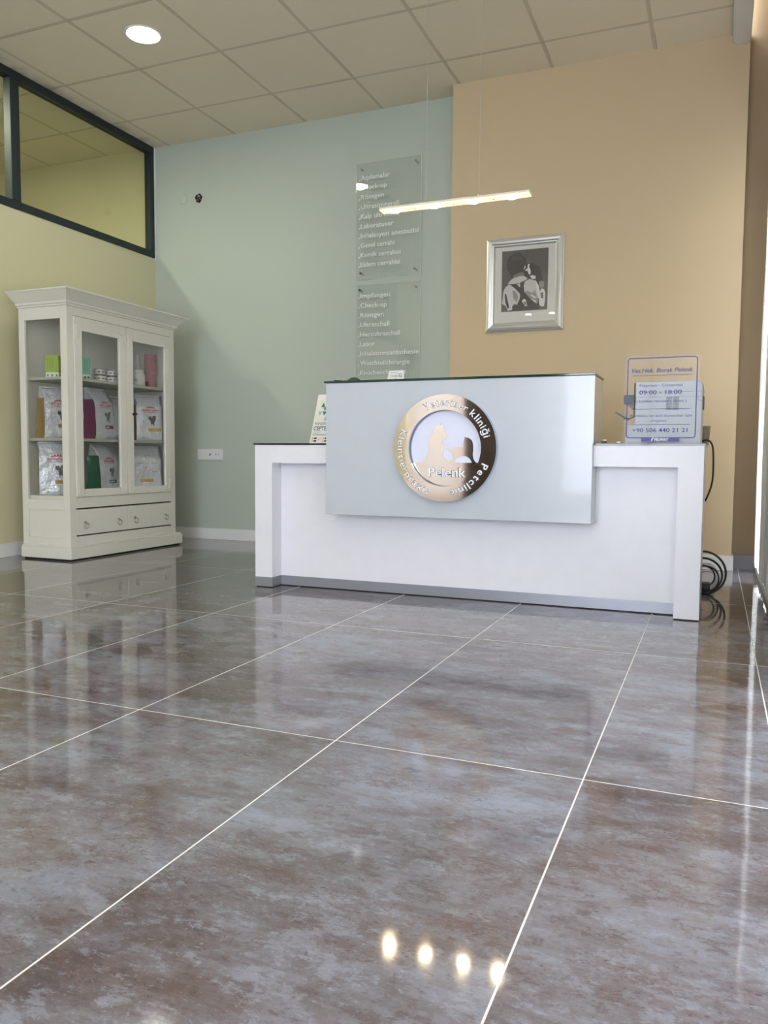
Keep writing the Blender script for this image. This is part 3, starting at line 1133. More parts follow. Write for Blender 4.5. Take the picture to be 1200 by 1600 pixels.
car.box((CXF - .030, CYB - .055, .098), (CXF, CYB, 1.655))          # front right post
car.box((CXB, CYB - .022, .098), (CXF - .030, CYB, 1.655))            # far side
car.box((CXB, CYA + .022, .098), (CXB + .015, CYB - .022, 1.655), M_cab_in)  # back panel
car.box((CXB + .015, CYA + .022, .38), (CXF - .005, CYB - .022, .425), M_cab_in)   # inner floor
car.box((CXF - .022, CYA + .055, .345), (CXF, CYB - .055, .415), M_cab)   # rail between doors and drawers
car.box((CXF - .022, CYA + .055, .098), (CXF, CYB - .055, .158), M_cab)
car.box((CXF - .022, CYA + .055, 1.598), (CXF, CYB - .055, 1.655), M_cab)
car.box((CXB + .015, CYA + .022, 1.635), (CXF - .022, CYB - .022, 1.655), M_cab)
car.mats = [M_cab, M_cab_in]
car.mi = [0] * len(car.mi)
cob = car.build('carcass', None, cab, bevel=.0015)
for p in cob.data.polygons:
    p.material_index = 0
# cornice: stepped and flared
cn = MB()


def cornice_layer(o0, o1, z0, z1):
    v = []
    for (o, z) in ((o0, z0), (o1, z1)):
        v += [(CXB - o * .3, CYA - o, z), (CXF + o, CYA - o, z), (CXF + o, CYB + o, z), (CXB - o * .3, CYB + o, z)]
    cn.add(v, [(3, 2, 1, 0), (4, 5, 6, 7), (0, 1, 5, 4), (1, 2, 6, 5), (2, 3, 7, 6), (3, 0, 4, 7)])


cornice_layer(.010, .010, 1.655, 1.668)
cornice_layer(.020, .020, 1.668, 1.686)
cornice_layer(.024, .078, 1.686, 1.742)
cornice_layer(.084, .084, 1.742, 1.752)
cn.build('cornice', M_cab, cab, bevel=.0015)
for z in (.8, 1.2):
    box_obj('shelf', (CXB + .015, CYA + .03, z - .012), (CXF - .03, CYB - .024, z + .006), M_cab_in, cab)
box_obj('side_glass', (CXB + .05, CYA + .010, .402), (CXF - .055, CYA + .013, 1.575), M_pane, cab)


def swirl(mb, y, z, sy, sz, xf_):
    """carved corner bracket, arms run +y*sy and +z*sz"""
    pts = [(0, 0), (.062, 0), (.066, .006), (.058, .010), (.046, .010), (.040, .016), (.018, .018), (.016, .040), (.011, .048), (.010, .060), (.004, .068), (0, .064)]
    q = [(y + sy * a, z + sz * b) for a, b in pts]
    mb.prism(q, xf_, xf_ + .004, 'x')
    mb.tube([(xf_ + .003, y + sy * (.012 + .009 * math.cos(t)), z + sz * (.078 + .009 * math.sin(t))) for t in [k * .5 for k in range(10)]], .002, 5)


def door(ya, yb, hinge, lab):
    d = MB()
    za, zb = .42, 1.594
    xa, xb = CXF - .012, CXF + .010
    w = .066
    d.box((xa, ya, za), (xb, ya + w, zb)).box((xa, yb - w, za), (xb, yb, zb))
    d.box((xa, ya + w, za), (xb, yb - w, za + .05)).box((xa, ya + w, zb - .088), (xb, yb - w, zb))
    o = d.build('door', M_cab, cab, bevel=.002)
    tag(o, lab)
    g = MB().box((xa + .008, ya + w, za + .05), (xa + .011, yb - w, zb - .088)).build('door_glass', M_pane, None)
    g.parent = o
    g.location = -world_loc(o)
    for (yy, zz, sy, sz) in ((ya + .014, za + .012, 1, 1), (yb - .014, za + .012, -1, 1), (ya + .014, zb - .05, 1, -1), (yb - .014, zb - .05, -1, -1)):
        s_ = MB()
        swirl(s_, yy, zz, sy, sz, xb)
        so_ = s_.build('corner_carving', M_cab, None)
        so_.parent = o
        so_.location = -world_loc(o)
    return o


dl = door(4.077, 4.570, 0, 'left glazed cabinet door')
dr = door(4.574, 5.064, 1, 'right glazed cabinet door with a small black key')
lk = MB()
lk.cyl((CXF + .010, 4.635, .99), (CXF + .016, 4.635, .99), .009, n=16)
lk.cyl((CXF + .016, 4.635, .99), (CXF + .035, 4.635, .99), .003, n=8)
lk.cyl((CXF + .035, 4.628, .99), (CXF + .035, 4.642, .99), .007, n=10)
lko = lk.build('key', M_black, None)
lko.parent = dr
lko.location = -world_loc(dr)
for (ya, yb, lab) in ((4.077, 4.569, 'left wide shallow drawer'), (4.572, 5.064, 'right wide shallow drawer')):
    d = MB().box((CXF - .3, ya, .1665), (CXF + .002, yb, .335)).build('drawer', M_cab, cab, bevel=.0015)
    tag(d, lab)
    for yy in (ya + .075, yb - .095 if yb < 4.6 else yb - .07):
        kmb = MB()
        kmb.xf = Matrix.Translation((CXF + .002, yy, .245))
        kmb.cyl((0, 0, 0), (.004, 0, 0), .011, n=20)
        kmb.cyl((.004, 0, 0), (.016, 0, 0), .004, n=10)
        kmb.tube([(.014 + .003 * math.sin(t), .018 * math.sin(t), -.018 + .018 * math.cos(t)) for t in [2 * PI * k / 24 for k in range(24)]], .0026, 8, closed=True)
        ko = kmb.build('ring_pull', M_chrome, None)
        ko.parent = d
        ko.location = -world_loc(d)
# dark shadow gaps above and below the drawers
for (z_a, z_b) in ((.3365, .3445), (.1585, .165), (1.5945, 1.5975)):
    box_obj('shadow_gap', (CXF - .02, 4.077, z_a), (CXF - .002, 5.064, z_b), M_gap, cab)

# ------------------------------------------------------------------ bags of pet food
M_bag = mat('white_foil_bag', srgb(206, 210, 215), .2, metal=.25, bump=(13, .9, .03))
M_red = mat('red_print', srgb(176, 40, 44), .4)
M_orange = mat('orange_print', srgb(236, 150, 60), .4)
M_animal = mat('gray_animal_print', srgb(78, 74, 74), .4)
M_gold = mat('gold_foil', srgb(172, 140, 78), .3, metal=.5, bump=(22, .4, .01))
M_purple = mat('purple_foil', srgb(132, 34, 96), .25, metal=.3, bump=(22, .4, .01))
M_green = mat('green_foil', srgb(18, 104, 74), .22, metal=.3, bump=(22, .4, .01))
M_teal = mat('teal_print', srgb(52, 92, 90), .4)

CAT = [(.34, .0), (.44, .0), (.43, .10), (.50, .16), (.60, .14), (.60, .0), (.72, .0), (.72, .06), (.70, .28), (.78, .42), (.86, .60), (.92, .80), (.88, .96), (.74, 1.0), (.58, .96), (.48, .84), (.44, .72),
       (.40, .74), (.38, .82), (.34, .96), (.27, .88), (.18, .88), (.10, .96), (.07, .84), (.02, .74), (.05, .62), (.16, .55), (.26, .52), (.30, .40), (.32, .20), (.40, .10)]
CROWN = [(0, 0), (.1, .55), (.22, .25), (.3, .85), (.4, .3), (.5, 1), (.6, .3), (.7, .85), (.78, .25), (.9, .55), (1, 0), (.85, .12), (.5, .22), (.15, .12)]


def make_bag(name, label, loc, rz, Wd, Hh, Dd, side, band, word=None, lean=0.0, seed=0, top=.72, fold=0.0, wrap=False):
    rnd = random.Random(seed)
    t = thing(name, label, 'pet food bag', loc, rz, 'bags of pet food in the display cabinet')
    hw, hd = Wd / 2, Dd / 2

    def dep(tt):      # half depth at relative height
        if tt < .08:
            return hd * (.86 + tt * 1.75)
        if tt < top:
            return hd * (1 - .12 * (tt - .08) / (top - .08))
        k = (tt - top) / (1 - top)
        return hd * .88 * (1 - k) ** .8 + .003

    def wid(tt):
        k = max(0, (tt - top) / (1 - top))
        return hw * (1 - .035 * math.sin(tt * PI)) * (1 - .10 * k * (1 - k) * 4 * .6)

    def sx(tt):
        return lean * max(0, tt - .55) ** 1.5 * 2.2

    def surf(x, z, w=0):
        tt = min(max(z / Hh, 0), 1)
        bulge = .10 * hd * math.cos(min(1, abs(x) / hw) * PI / 2)
        wob = .007 * noise.noise(Vector((x * 14 + seed, z * 11, seed * 1.7)))
        return (x + sx(tt), -(dep(tt) + bulge + wob) - w - fold * max(0, tt - top) * .0, z)
    nz, nx, ns = 30, 14, 5
    v, f, mi = [], [], []
    per = 2 * (nx + ns)
    for iz in range(nz + 1):
        tt = iz / nz
        z = tt * Hh
        w_, d_ = wid(tt), dep(tt)
        ringp = []
        for i in range(nx):
            x = -w_ + 2 * w_ * i / nx
            ringp.append(surf(x, z))
        for i in range(ns):
            s_ = i / ns
            y = -d_ + 2 * d_ * s_
            gus = -.25 * d_ * math.sin(s_ * PI) * (1 + .5 * max(0, (tt - top) / (1 - top)))
            wob = .009 * noise.noise(Vector((y * 22, z * 16, seed + 5)))
            ringp.append((w_ + gus + wob + sx(tt), y, z))
        for i in range(nx):
            x = w_ - 2 * w_ * i / nx
            p = surf(x, z)
            ringp.append((p[0], -p[1], z))
        for i in range(ns):
            s_ = i / ns
            y = d_ - 2 * d_ * s_
            gus = .25 * d_ * math.sin(s_ * PI) * (1 + .5 * max(0, (tt - top) / (1 - top)))
            wob = .009 * noise.noise(Vector((y * 22, z * 16, seed + 9)))
            ringp.append((-w_ + gus + wob + sx(tt), y, z))
        v += ringp
    body, gs = [], []
    for iz in range(nz):
        for i in range(per):
            j = (i + 1) % per
            q = (iz * per + i, iz * per + j, (iz + 1) * per + j, (iz + 1) * per + i)
            isg = (nx <= i < nx + ns) or (i >= 2 * nx + ns)
            if isg and iz < nz * .80:
                gs.append(q)
            else:
                body.append(q)
    body.append(tuple(reversed(range(per))))
    body.append(tuple(range(nz * per, (nz + 1) * per)))
    b = MB()
    b.add(v, body, M_bag, True)
    b.build('foil_body', None, t, local=True)
    if side is not None:
        g = MB()
        g.add(v, gs, side, True)
        g.build('side_gusset', None, t, local=True)
    else:
        g = MB()
        g.add(v, gs, M_bag, True)
        g.build('side_gusset', None, t, local=True)
    pr_ = MB()
    mf = lambda u, vv, w: surf(u, vv, w + .0012)
    cx = .04 * Wd
    if not wrap:
        k = Wd / .22
        put_text(pr_, 'ROYAL CANIN', .016 * k, lambda u, vv, w: mf(cx + u, Hh * .665 + vv, w), width=.50 * Wd * 1.15, bold=.03, thick=.0006, m=M_red, align='c')
        flat_poly(pr_, [(cx - .045 * k + a * .09 * k, Hh * .665 + .020 * k + b_ * .026 * k) for a, b_ in CROWN], mf, 0, M_red)
        for i in range(8):
            a0_, a1_ = -.06 * k + i * .015 * k, -.06 * k + (i + 1) * .015 * k
            flat_poly(pr_, [(cx + a0_, Hh * .665 - .011 * k), (cx + a1_, Hh * .665 - .011 * k), (cx + a1_, Hh * .665 - .008 * k), (cx + a0_, Hh * .665 - .008 * k)], mf, 0, M_red)
        flat_poly(pr_, [(.28 * Wd, Hh * .70), (.36 * Wd, Hh * .725), (.40 * Wd, Hh * .745), (.34 * Wd, Hh * .70)], mf, 0, M_orange)
        flat_poly(pr_, [(cx - .02 * k + a * .075 * k, Hh * .34 + b_ * .085 * k) for a, b_ in CAT], mf, 0, M_animal)
    bw0 = .05 * Wd if not wrap else -.15 * Wd
    zz0, zz1 = Hh * .215, Hh * .285
    nb = 8
    bx1 = .46 * Wd if not wrap else .2 * Wd
    for i in range(nb):
        a0_, a1_ = bw0 - .1 * Wd + (bx1 - bw0 + .1 * Wd) * i / nb, bw0 - .1 * Wd + (bx1 - bw0 + .1 * Wd) * (i + 1) / nb
        flat_poly(pr_, [(a0_, zz0), (a1_, zz0), (a1_, zz1), (a0_, zz1)], mf, 0, band)
    if word:
        put_text(pr_, word, .010, lambda u, vv, w: mf(bw0 - .06 * Wd + u, (zz0 + zz1) / 2 - .005 + vv, w + .0006), bold=.01, thick=.0004, m=M_paper)
    if wrap:
        flat_poly(pr_, [(-.01 + .008 * math.cos(a), Hh * .55 + .008 * math.sin(a)) for a in [k2 * .7 for k2 in range(9)]], mf, 0, M_orange)
        for i, (za_, xa_, xb_) in enumerate(((.64, -.36, -.14), (.64, .12, .36), (.44, -.36, -.12), (.44, .16, .36), (.82, -.1, .12))):
            flat_poly(pr_, [(xa_ * Wd, Hh * za_), (xb_ * Wd, Hh * za_), (xb_ * Wd, Hh * za_ + .0025), (xa_ * Wd, Hh * za_ + .0025)], mf, 0, M_seam)
    pr_.build('label_print', None, t, local=True)
    # thin crimped seal along the top
    se = MB()
    npt = 16
    vv = []
    for i in range(npt):
        x = -wid(1) + 2 * wid(1) * i / (npt - 1)
        yy = .003 * math.sin(i * 1.1 + seed)
        vv += [(x + sx(1), yy - .0025, Hh - .004), (x + sx(1), yy - .0025, Hh + .010), (x + sx(1), yy + .0025, Hh + .010), (x + sx(1), yy + .0025, Hh - .004)]
    ff = []
    for i in range(npt - 1):
        for q in range(4):
            r = (q + 1) % 4
            ff.append((i * 4 + q, i * 4 + r, (i + 1) * 4 + r, (i + 1) * 4 + q))
    ff += [(0, 1, 2, 3), ((npt - 1) * 4 + 3, (npt - 1) * 4 + 2, (npt - 1) * 4 + 1, (npt - 1) * 4)]
    se.add(vv, ff, None, True)
    se.build('top_seal', M_bag, t, local=True)
    return t


ZB, ZM, ZT = .4255, .8065, 1.2065
a = math.radians
make_bag('pet_food_bag', 'white and gold bag at the near end of the middle shelf', (-4.125, 4.155, ZM), a(70), .195, .335, .125, M_gold, M_gold, None, .0, 1)
make_bag('pet_food_bag', 'white bag with purple side and purple band on the middle shelf', (-4.035, 4.475, ZM), a(92), .20, .345, .115, M_purple, M_purple, 'RENAL', -.06, 2)
make_bag('pet_food_bag', 'white and gold bag facing out behind the right door, middle shelf', (-4.01, 4.965, ZM), a(58), .20, .335, .10, M_gold, M_gold, None, 0, 3)
make_bag('pet_food_bag', 'gold sided bag mostly hidden behind the key of the right door, middle shelf', (-4.10, 4.755, ZM), a(80), .17, .31, .10, M_gold, M_gold, None, 0, 8)
make_bag('pet_food_bag', 'large white and gold bag at the near end of the bottom shelf', (-4.13, 4.165, ZB), a(50), .225, .350, .08, M_gold, M_gold, None, 0, 4)
make_bag('pet_food_bag', 'white bag with green side and teal band on the bottom shelf', (-4.035, 4.505, ZB), a(92), .185, .335, .12, M_green, M_teal, 'URINARY', -.05, 5)
make_bag('pet_food_bag', 'plain crumpled bag behind the green sided bag on the bottom shelf', (-4.15, 4.700, ZB), a(80), .15, .30, .07, None, M_bag, None, 0, 9, wrap=True)
make_bag('pet_food_bag', 'crumpled white bag wrapped in plastic behind the right door, bottom shelf', (-4.02, 4.945, ZB), a(58), .22, .33, .11, None, M_gold, None, 0, 6, wrap=True)


# medicine boxes, tins, bottle and cups on the top shelf
def carton(label, loc, rz, w, d, h, top, foot, wfr=.26):
    t = thing('medicine_carton', label, 'carton', loc, rz)
    MB().box((-w / 2, -d / 2, h * wfr), (w / 2, d / 2, h)).build('upper_sleeve', top, t, .001, True)
    MB().box((-w / 2, -d / 2, 0), (w / 2, d / 2, h * wfr)).build('lower_band', foot, t, .001, True)
    p = MB()
    for i in range(3):
        x = -w / 2 + w * (i + .5) / 3
        p.box((x - .005, -d / 2 - .0005, h * .08), (x + .005, -d / 2, h * .17))
    for i in range(3):
        p.box((-w / 2 + .012 + i * .016, -d / 2 - .0005, h * .4), (-w / 2 + .014 + i * .016, -d / 2, h * .9))
    for i in range(3):
        y = -d / 2 + d * (i + .5) / 3
        p.box((w / 2, y - .004, h * .08), (w / 2 + .0005, y + .004, h * .17))
    p.build('printed_mark', mat('carton_print', srgb(60, 90, 70), .5), t, local=True)


M_lime = mat('lime_card', srgb(150, 178, 30), .5)
M_mint = mat('mint_card', srgb(110, 186, 156), .5)
M_pale = mat('pale_card', srgb(214, 226, 204), .5)
carton('lime green upright carton on the top shelf near the side glass', (-4.13, 4.16, ZT), a(28), .085, .06, .152, M_lime, M_pale)
carton('mint green upright carton on the top shelf behind the left door', (-4.02, 4.335, ZT), a(40), .062, .062, .150, M_mint, M_pale)


def tin(label, loc):
    t = thing('food_tin', label, 'tin', loc, 0, 'small tins stacked on the top shelf')
    b = MB()
    b.lathe([(0, .001), (.040, .001), (.0415, .0025), (.0415, .005), (.040, .006), (.040, .040), (.0415, .041), (.0415, .0435), (.040, .044), (.0385, .0415), (0, .0415)], n=32)
    b.build('can_body', M_chrome, t, local=True)
    l = MB()
    l.lathe([(.0403, .007), (.0406, .008), (.0406, .038), (.0403, .039)], n=32)
    l.build('paper_label', mat('tin_label', srgb(206, 208, 210), .4), t, local=True)
    p = MB()
    for (ang, w, m_) in ((-70, 24, M_red), (-30, 18, M_animal), (-110, 14, M_animal), (0, 16, M_red)):
        for q in range(4):
            a0_, a1_ = a(ang + w * q / 4), a(ang + w * (q + 1) / 4)
            p.add([(.0409 * math.cos(a0_), .0409 * math.sin(a0_), .018), (.0409 * math.cos(a1_), .0409 * math.sin(a1_), .018), (.0409 * math.cos(a1_), .0409 * math.sin(a1_), .026), (.0409 * math.cos(a0_), .0409 * math.sin(a0_), .026)], [(0, 1, 2, 3)], m_)
    p.build('label_print', None, t, local=True)
    return t


t0 = tin('lower left tin of the four stacked behind the left door', (-4.00, 4.455, ZT))
dup(t0, (-4.00, 4.455, ZT + .0455), None, 'upper left tin of the four stacked behind the left door')
dup(t0, (-3.985, 4.555, ZT), None, 'lower right tin of the four stacked behind the left door')
dup(t0, (-3.985, 4.555, ZT + .0455), None, 'upper right tin of the four stacked behind the left door')


def bottle(label, loc, r, h, bodym, capm):
    t = thing('medicine_bottle', label, 'bottle', loc)
    b = MB()
    b.lathe([(0, 0), (r, .001), (r, h * .72), (r * .7, h * .80), (r * .7, h * .84)], n=28)
    b.build('bottle_body', bodym, t, local=True)
    c = MB()
    c.lathe([(r * .78, h * .83), (r * .78, h), (0, h)], n=28)
    c.build('cap', capm, t, local=True)
    p = MB()
    for q in range(5):
        p.box((-.012 + q * .005, -r - .0006, .03 + .008 * (q % 3)), (-.009 + q * .005, -r - .0002, .05 + .01 * (q % 2)))
    p.xf = None
    p.build('label_print', M_animal, t, local=True)
    return t


bottle('slim pale bottle between the mint carton and the tins', (-4.045, 4.405, ZT), .014, .095, M_white, M_white)
bottle('white pill bottle behind the right door on the top shelf', (-3.995, 4.865, ZT), .040, .125, M_white, M_white)
M_cup1 = mat('clear_cup_plastic', srgb(196, 190, 192), .25)
M_cup2 = mat('pink_cup_plastic', srgb(206, 150, 160), .25)


def tower(label, loc, r, n, h, m_, foot=None):
    t = thing('cup_tower', label, 'stacked cups', loc, 0)
    for i in range(n):
        c = MB()
        c.lathe([(r * .86, 0), (r * .95, h * .82), (r * 1.03, h * .86), (r * 1.03, h * .98), (r * .9, h)], c=(0, 0, i * h), n=24)
        c.build('cup', m_, t, local=True)
    if foot:
        MB().box((-.018, -r - .002, .004), (.016, -r + .004, .05)).build('red_tab', foot, t, local=True)
    return t


tower('pink translucent stack of cups in the right end of the top shelf', (-4.03, 5.035, ZT), .046, 14, .0185, M_cup2, M_red)
tower('slim clear stack of cups beside the pink stack', (-4.08, 4.955, ZT), .018, 14, .018, M_cup1)
tower('slim stack of clear cups behind the white pill bottle', (-4.12, 4.86, ZT), .016, 15, .018, M_cup1)

# ================================================================== THINGS ON THE DESK
ZD = .7652
# clear opening-hours stand
hrs = thing('opening_hours_stand', 'clear acrylic opening hours stand with blue lettering at the right of the desk', 'sign', (-.24, 3.85, ZD))
hx0, hx1, hz0, hz1 = -.388, -.087, .772, 1.157
YS = 3.85
lean_h = lambda z: .0
sm = MB()
sm.box((hx0 - .012, YS, ZD), (hx1 + .012, YS + .003, hz1 + .012))
sm.box((hx0 - .012, YS, ZD), (hx1 + .012, YS + .07, ZD + .003))
sm.build('acrylic_panel', glass_mat('stand_acrylic', (.97, .975, .98), 1.12), hrs)
bm_ = MB()
bw = .0045


def rrect(x0, x1, z0, z1, r, n=6):
    p = []
    for (cx, cz, s) in ((x1 - r, z1 - r, 0), (x0 + r, z1 - r, 1), (x0 + r, z0 + r, 2), (x1 - r, z0 + r, 3)):
        for k in range(n + 1):
            t = (s + k / n) * PI / 2
            p.append((cx + r * math.cos(t), cz + r * math.sin(t)))
    return p


oz0 = .792
o_ = rrect(hx0, hx1, oz0, hz1, .014)
i_ = rrect(hx0 + bw, hx1 - bw, oz0 + bw, hz1 - bw, .010)
n = len(o_)
bm_.add([(p[0], YS - .0006, p[1]) for p in o_] + [(p[0], YS - .0006, p[1]) for p in i_] + [(p[0], YS - .0001, p[1]) for p in o_] + [(p[0], YS - .0001, p[1]) for p in i_],
        [(i, (i + 1) % n, n + (i + 1) % n, n + i) for i in range(n)] + [(2 * n + i, 2 * n + (i + 1) % n, 3 * n + (i + 1) % n, 3 * n + i) for i in range(n)])
bm_.build('blue_border', M_blue, hrs)
HW = hx1 - hx0


def hz(f):
    return hz1 - f * (hz1 - oz0)


def hline(mb, f, a0=.08, a1=.92, th=.0022):
    mb.box((hx0 + a0 * HW, YS - .0006, hz(f)), (hx0 + a1 * HW, YS - .0001, hz(f) + th))


hm = MB()
mfh = lambda cx, zz: (lambda u, v, w: (hx0 + cx * HW + u, YS - .0001 - w, zz + v))
M_thin = M_blue
put_text(hm, 'Vet.Hek. Borak Pelenk', .020, mfh(.5, hz(.185)), width=.262, bold=.014, shear=.25, thick=.0006, align='c')
hline(hm, .225)
put_text(hm, 'Pazartesi - Cumartesi', .0125, mfh(.49, hz(.36)), width=.185, bold=.004, thick=.0006, align='c')
put_text(hm, '09:00 - 18:00', .019, mfh(.485, hz(.455)), width=.182, bold=.012, thick=.0006, align='c')
put_text(hm, '( Lütfen randevu alınız )', .0125, mfh(.5, hz(.555)), width=.215, bold=.004, thick=.0006, align='c')
hline(hm, .64)
put_text(hm, 'Randevu ve acil durumlar için', .0125, mfh(.5, hz(.735)), width=.266, bold=.004, thick=.0006, align='c')
put_text(hm, 'arayınız', .0115, mfh(.47, hz(.795)), width=.068, thick=.0006, align='c')
hline(hm, .835)
put_text(hm, '+90 506 440 21 21', .019, mfh(.49, hz(.925)), width=.238, bold=.012, thick=.0006, align='c')
hm.build('blue_lettering', M_blue, hrs)
fb_ = box_obj('label_bar', (-.320, YS - .0014, .776), (-.155, YS - .0006, .7965), M_bluebar, hrs)
ft_ = MB()
put_text(ft_, 'FELIWAY', .0125, lambda u, v, w: (-.262 + u, YS - .0014 - w, .7805 + v), width=.062, bold=.05, shear=.15, thick=.0004)
flat_poly(ft_, [(-.277, .7785), (-.272, .7785), (-.268, .788), (-.262, .795), (-.270, .795), (-.275, .789)], lambda u, v, w: (u, YS - .0018 - w, v), 0, M_white)
ft_.mats = [M_white]
ft_.mi = [0] * len(ft_.mi)
ft_.build('label_text', M_white, hrs)

# printer behind it
prn = thing('printer', 'light gray office printer standing behind the opening hours stand', 'printer', (-.23, 4.12, ZD))
py0, py1 = 3.95, 4.33
pm_ = MB()
pm_.prism([(-.402, .7655), (-.066, .7655), (-.064, 1.040), (-.072, 1.054), (-.09, 1.06), (-.356, 1.056), (-.360, .862), (-.392, .855), (-.402, .80)], py0, py1, 'y')
pm_.build('printer_body', M_printer, prn, bevel=.004)
ss = MB()
ss.box((-.352, py0 - .0008, 1.008), (-.068, py0, 1.0095)).box((-.352, py0 - .0008, .985), (-.068, py0, .9862)).box((-.352, py0 - .0008, .966), (-.25, py0, .967))
ss.tube([(-.086, py0 - .0005, .985), (-.083, py0 - .0005, .972), (-.074, py0 - .0005, .966), (-.066, py0 - .0005, .966)], .0008, 5)
ss.build('panel_seam', M_seam, prn)
vg = MB()
for i in range(9):
    for (xa, xb) in ((-.222, -.196), (-.192, -.166)):
        vg.box((xa, py0 - .001, .926 + i * .0068), (xb, py0, .929 + i * .0068))
vg.build('vent_grille', mat('vent_slot', srgb(70, 72, 78), .6), prn)
tr_ = MB()
tr_.tube([(-.362, py0 - .003, 1.052), (-.362, py0 - .003, .905), (-.366, py0 - .003, .893), (-.378, py0 - .003, .888), (-.410, py0 - .003, .884)], .0028, 8)
tr_.build('tray_edge', M_black, prn)
box_obj('toner_block', (-.412, py0 + .01, .958), (-.358, py0 + .16, .998), mat('dark_blue_plastic', srgb(40, 50, 62), .4), prn, bevel=.003)
MB().prism([(-.398, .958), (-.360, .958), (-.360, .934), (-.378, .936)], py0 + .02, py0 + .14, 'y').build('toner_underside', mat('tan_plastic', srgb(126, 112, 90), .5), prn)
ar = MB()
ar.prism([(-.452, .915), (-.444, .919), (-.392, .889), (-.400, .883)], py0 - .005, py0 + .12, 'y')
ar.build('output_tray', M_black, prn)
box_obj('side_handle', (-.066, py0 + .05, .93), (-.058, py0 + .14, .99), M_seam, prn, bevel=.003)

# cables
pc = MB()


def smooth_path(p, k=6):
    out = []
    P = [Vector(q) for q in p]
    P = [P[0]] + P + [P[-1]]
    for i in range(1, len(P) - 2):
        for j in range(k):
            t = j / k
            a_, b_, c_, d_ = P[i - 1], P[i], P[i + 1], P[i + 2]
            out.append(.5 * ((2 * b_) + (-a_ + c_) * t + (2 * a_ - 5 * b_ + 4 * c_ - d_) * t * t + (-a_ + 3 * b_ - 3 * c_ + d_) * t ** 3))
    out.append(P[-2])
    return out


pc.tube(smooth_path([(-.064, 4.2, .786), (-.045, 4.2, .791), (-.025, 4.2, .780), (-.014, 4.2, .745), (-.010, 4.2, .66), (-.012, 4.2, .595), (-.024, 4.2, .54), (-.041, 4.21, .495)]), .0042, 8)
tag(pc.build('printer_power_cable', M_black_cable), 'black power cable drooping over the right end of the desk', 'cable')

coil = thing('cable_coil', 'loops of black cable behind the right end of the desk', 'cable', (-.02, 4.45, 0))


def loop(cx, cz, rx, rz_, y, r, m_, parent, a0=-.5 * PI, a1=1.5 * PI, tilt=.10, n=48, sd=0):
    pts = []
    for k in range(n + 1):
        t = a0 + (a1 - a0) * k / n
        pts.append((cx + rx * math.cos(t), y + tilt * rx * math.sin(t * 1.3 + sd), max(r, cz + rz_ * math.sin(t))))
    return MB().tube(pts, r, 8).build('cable_loop', m_, parent)


loop(-.045, .112, .112, .110, 4.43, .0055, M_black_cable, coil)
loop(-.045, .095, .095, .090, 4.46, .0055, M_black_cable, coil, sd=1)
loop(-.035, .075, .070, .070, 4.47, .004, M_black_cable, coil, sd=2)
loop(-.045, .085, .060, .058, 4.50, .004, M_black_cable, coil, sd=3)
c2 = thing('white_cable_coil', 'bundle of pale cable loops inside the black loops beside the desk', 'cable', (-.03, 4.5, 0))
loop(-.03, .078, .062, .072, 4.52, .003, M_white_cable, c2, sd=1)
loop(-.035, .070, .052, .062, 4.53, .003, M_white_cable, c2, sd=2)
loop(-.02, .060, .045, .052, 4.51, .003, M_white_cable, c2, sd=3)
ad_ = MB().box((-.052, 4.50, 0), (-.005, 4.58, .045)).build('power_adapter', M_black, None, .004)
tag(ad_, 'small black power adapter on the floor among the cable loops', 'adapter')

cupo = MB()
cupo.xf = Matrix.Translation((-.060, 4.37, ZD))
cupo.lathe([(0, .001), (.022, .001), (.024, .006), (.030, .088), (.033, .098), (.031, .100), (.028, .086), (.021, .008), (0, .008)], n=28)
tag(cupo.build('plastic_cup', mat('beige_cup_plastic', srgb(190, 172, 146), .35)), 'beige plastic cup on the desk corner beside the printer', 'cup')
ck = thing('cable_clip', 'tiny brown clip on the desk glass beside the raised box', 'clip', (-.478, 3.80, ZD))
MB().box((-.489, 3.79, ZD), (-.468, 3.82, ZD + .015)).build('clip_body', mat('brown_plastic', srgb(96, 80, 66), .5), ck, .002)
MB().cyl((-.489, 3.80, ZD + .017), (-.468, 3.80, ZD + .017), .004, n=10).build('clip_wire', M_chrome, ck)
ck2 = thing('cable_clip', 'tiny gray clip on the desk glass left of the printer', 'clip', (-.415, 3.83, ZD))
MB().box((-.424, 3.82, ZD), (-.409, 3.84, ZD + .007)).build('clip_body', M_seam, ck2, .001)
MB().cyl((-.424, 3.83, ZD + .008), (-.409, 3.83, ZD + .008), .003, n=10).build('clip_wire', M_chrome, ck2)

# leaflet stand at the left end
lf = thing('leaflet_stand', 'white leaning poster card with teal and green triangles at the left of the desk', 'poster', (-1.9, 3.97, ZD))
tl_ = math.radians(22)
LX = -2.074
LH, LX0, LX1 = .298, LX, LX + .21


def lmap(u, v, w):
    return (LX0 + u, 3.93 + v * math.sin(tl_) - w * math.cos(tl_), ZD + .002 + v * math.cos(tl_) + w * math.sin(tl_))


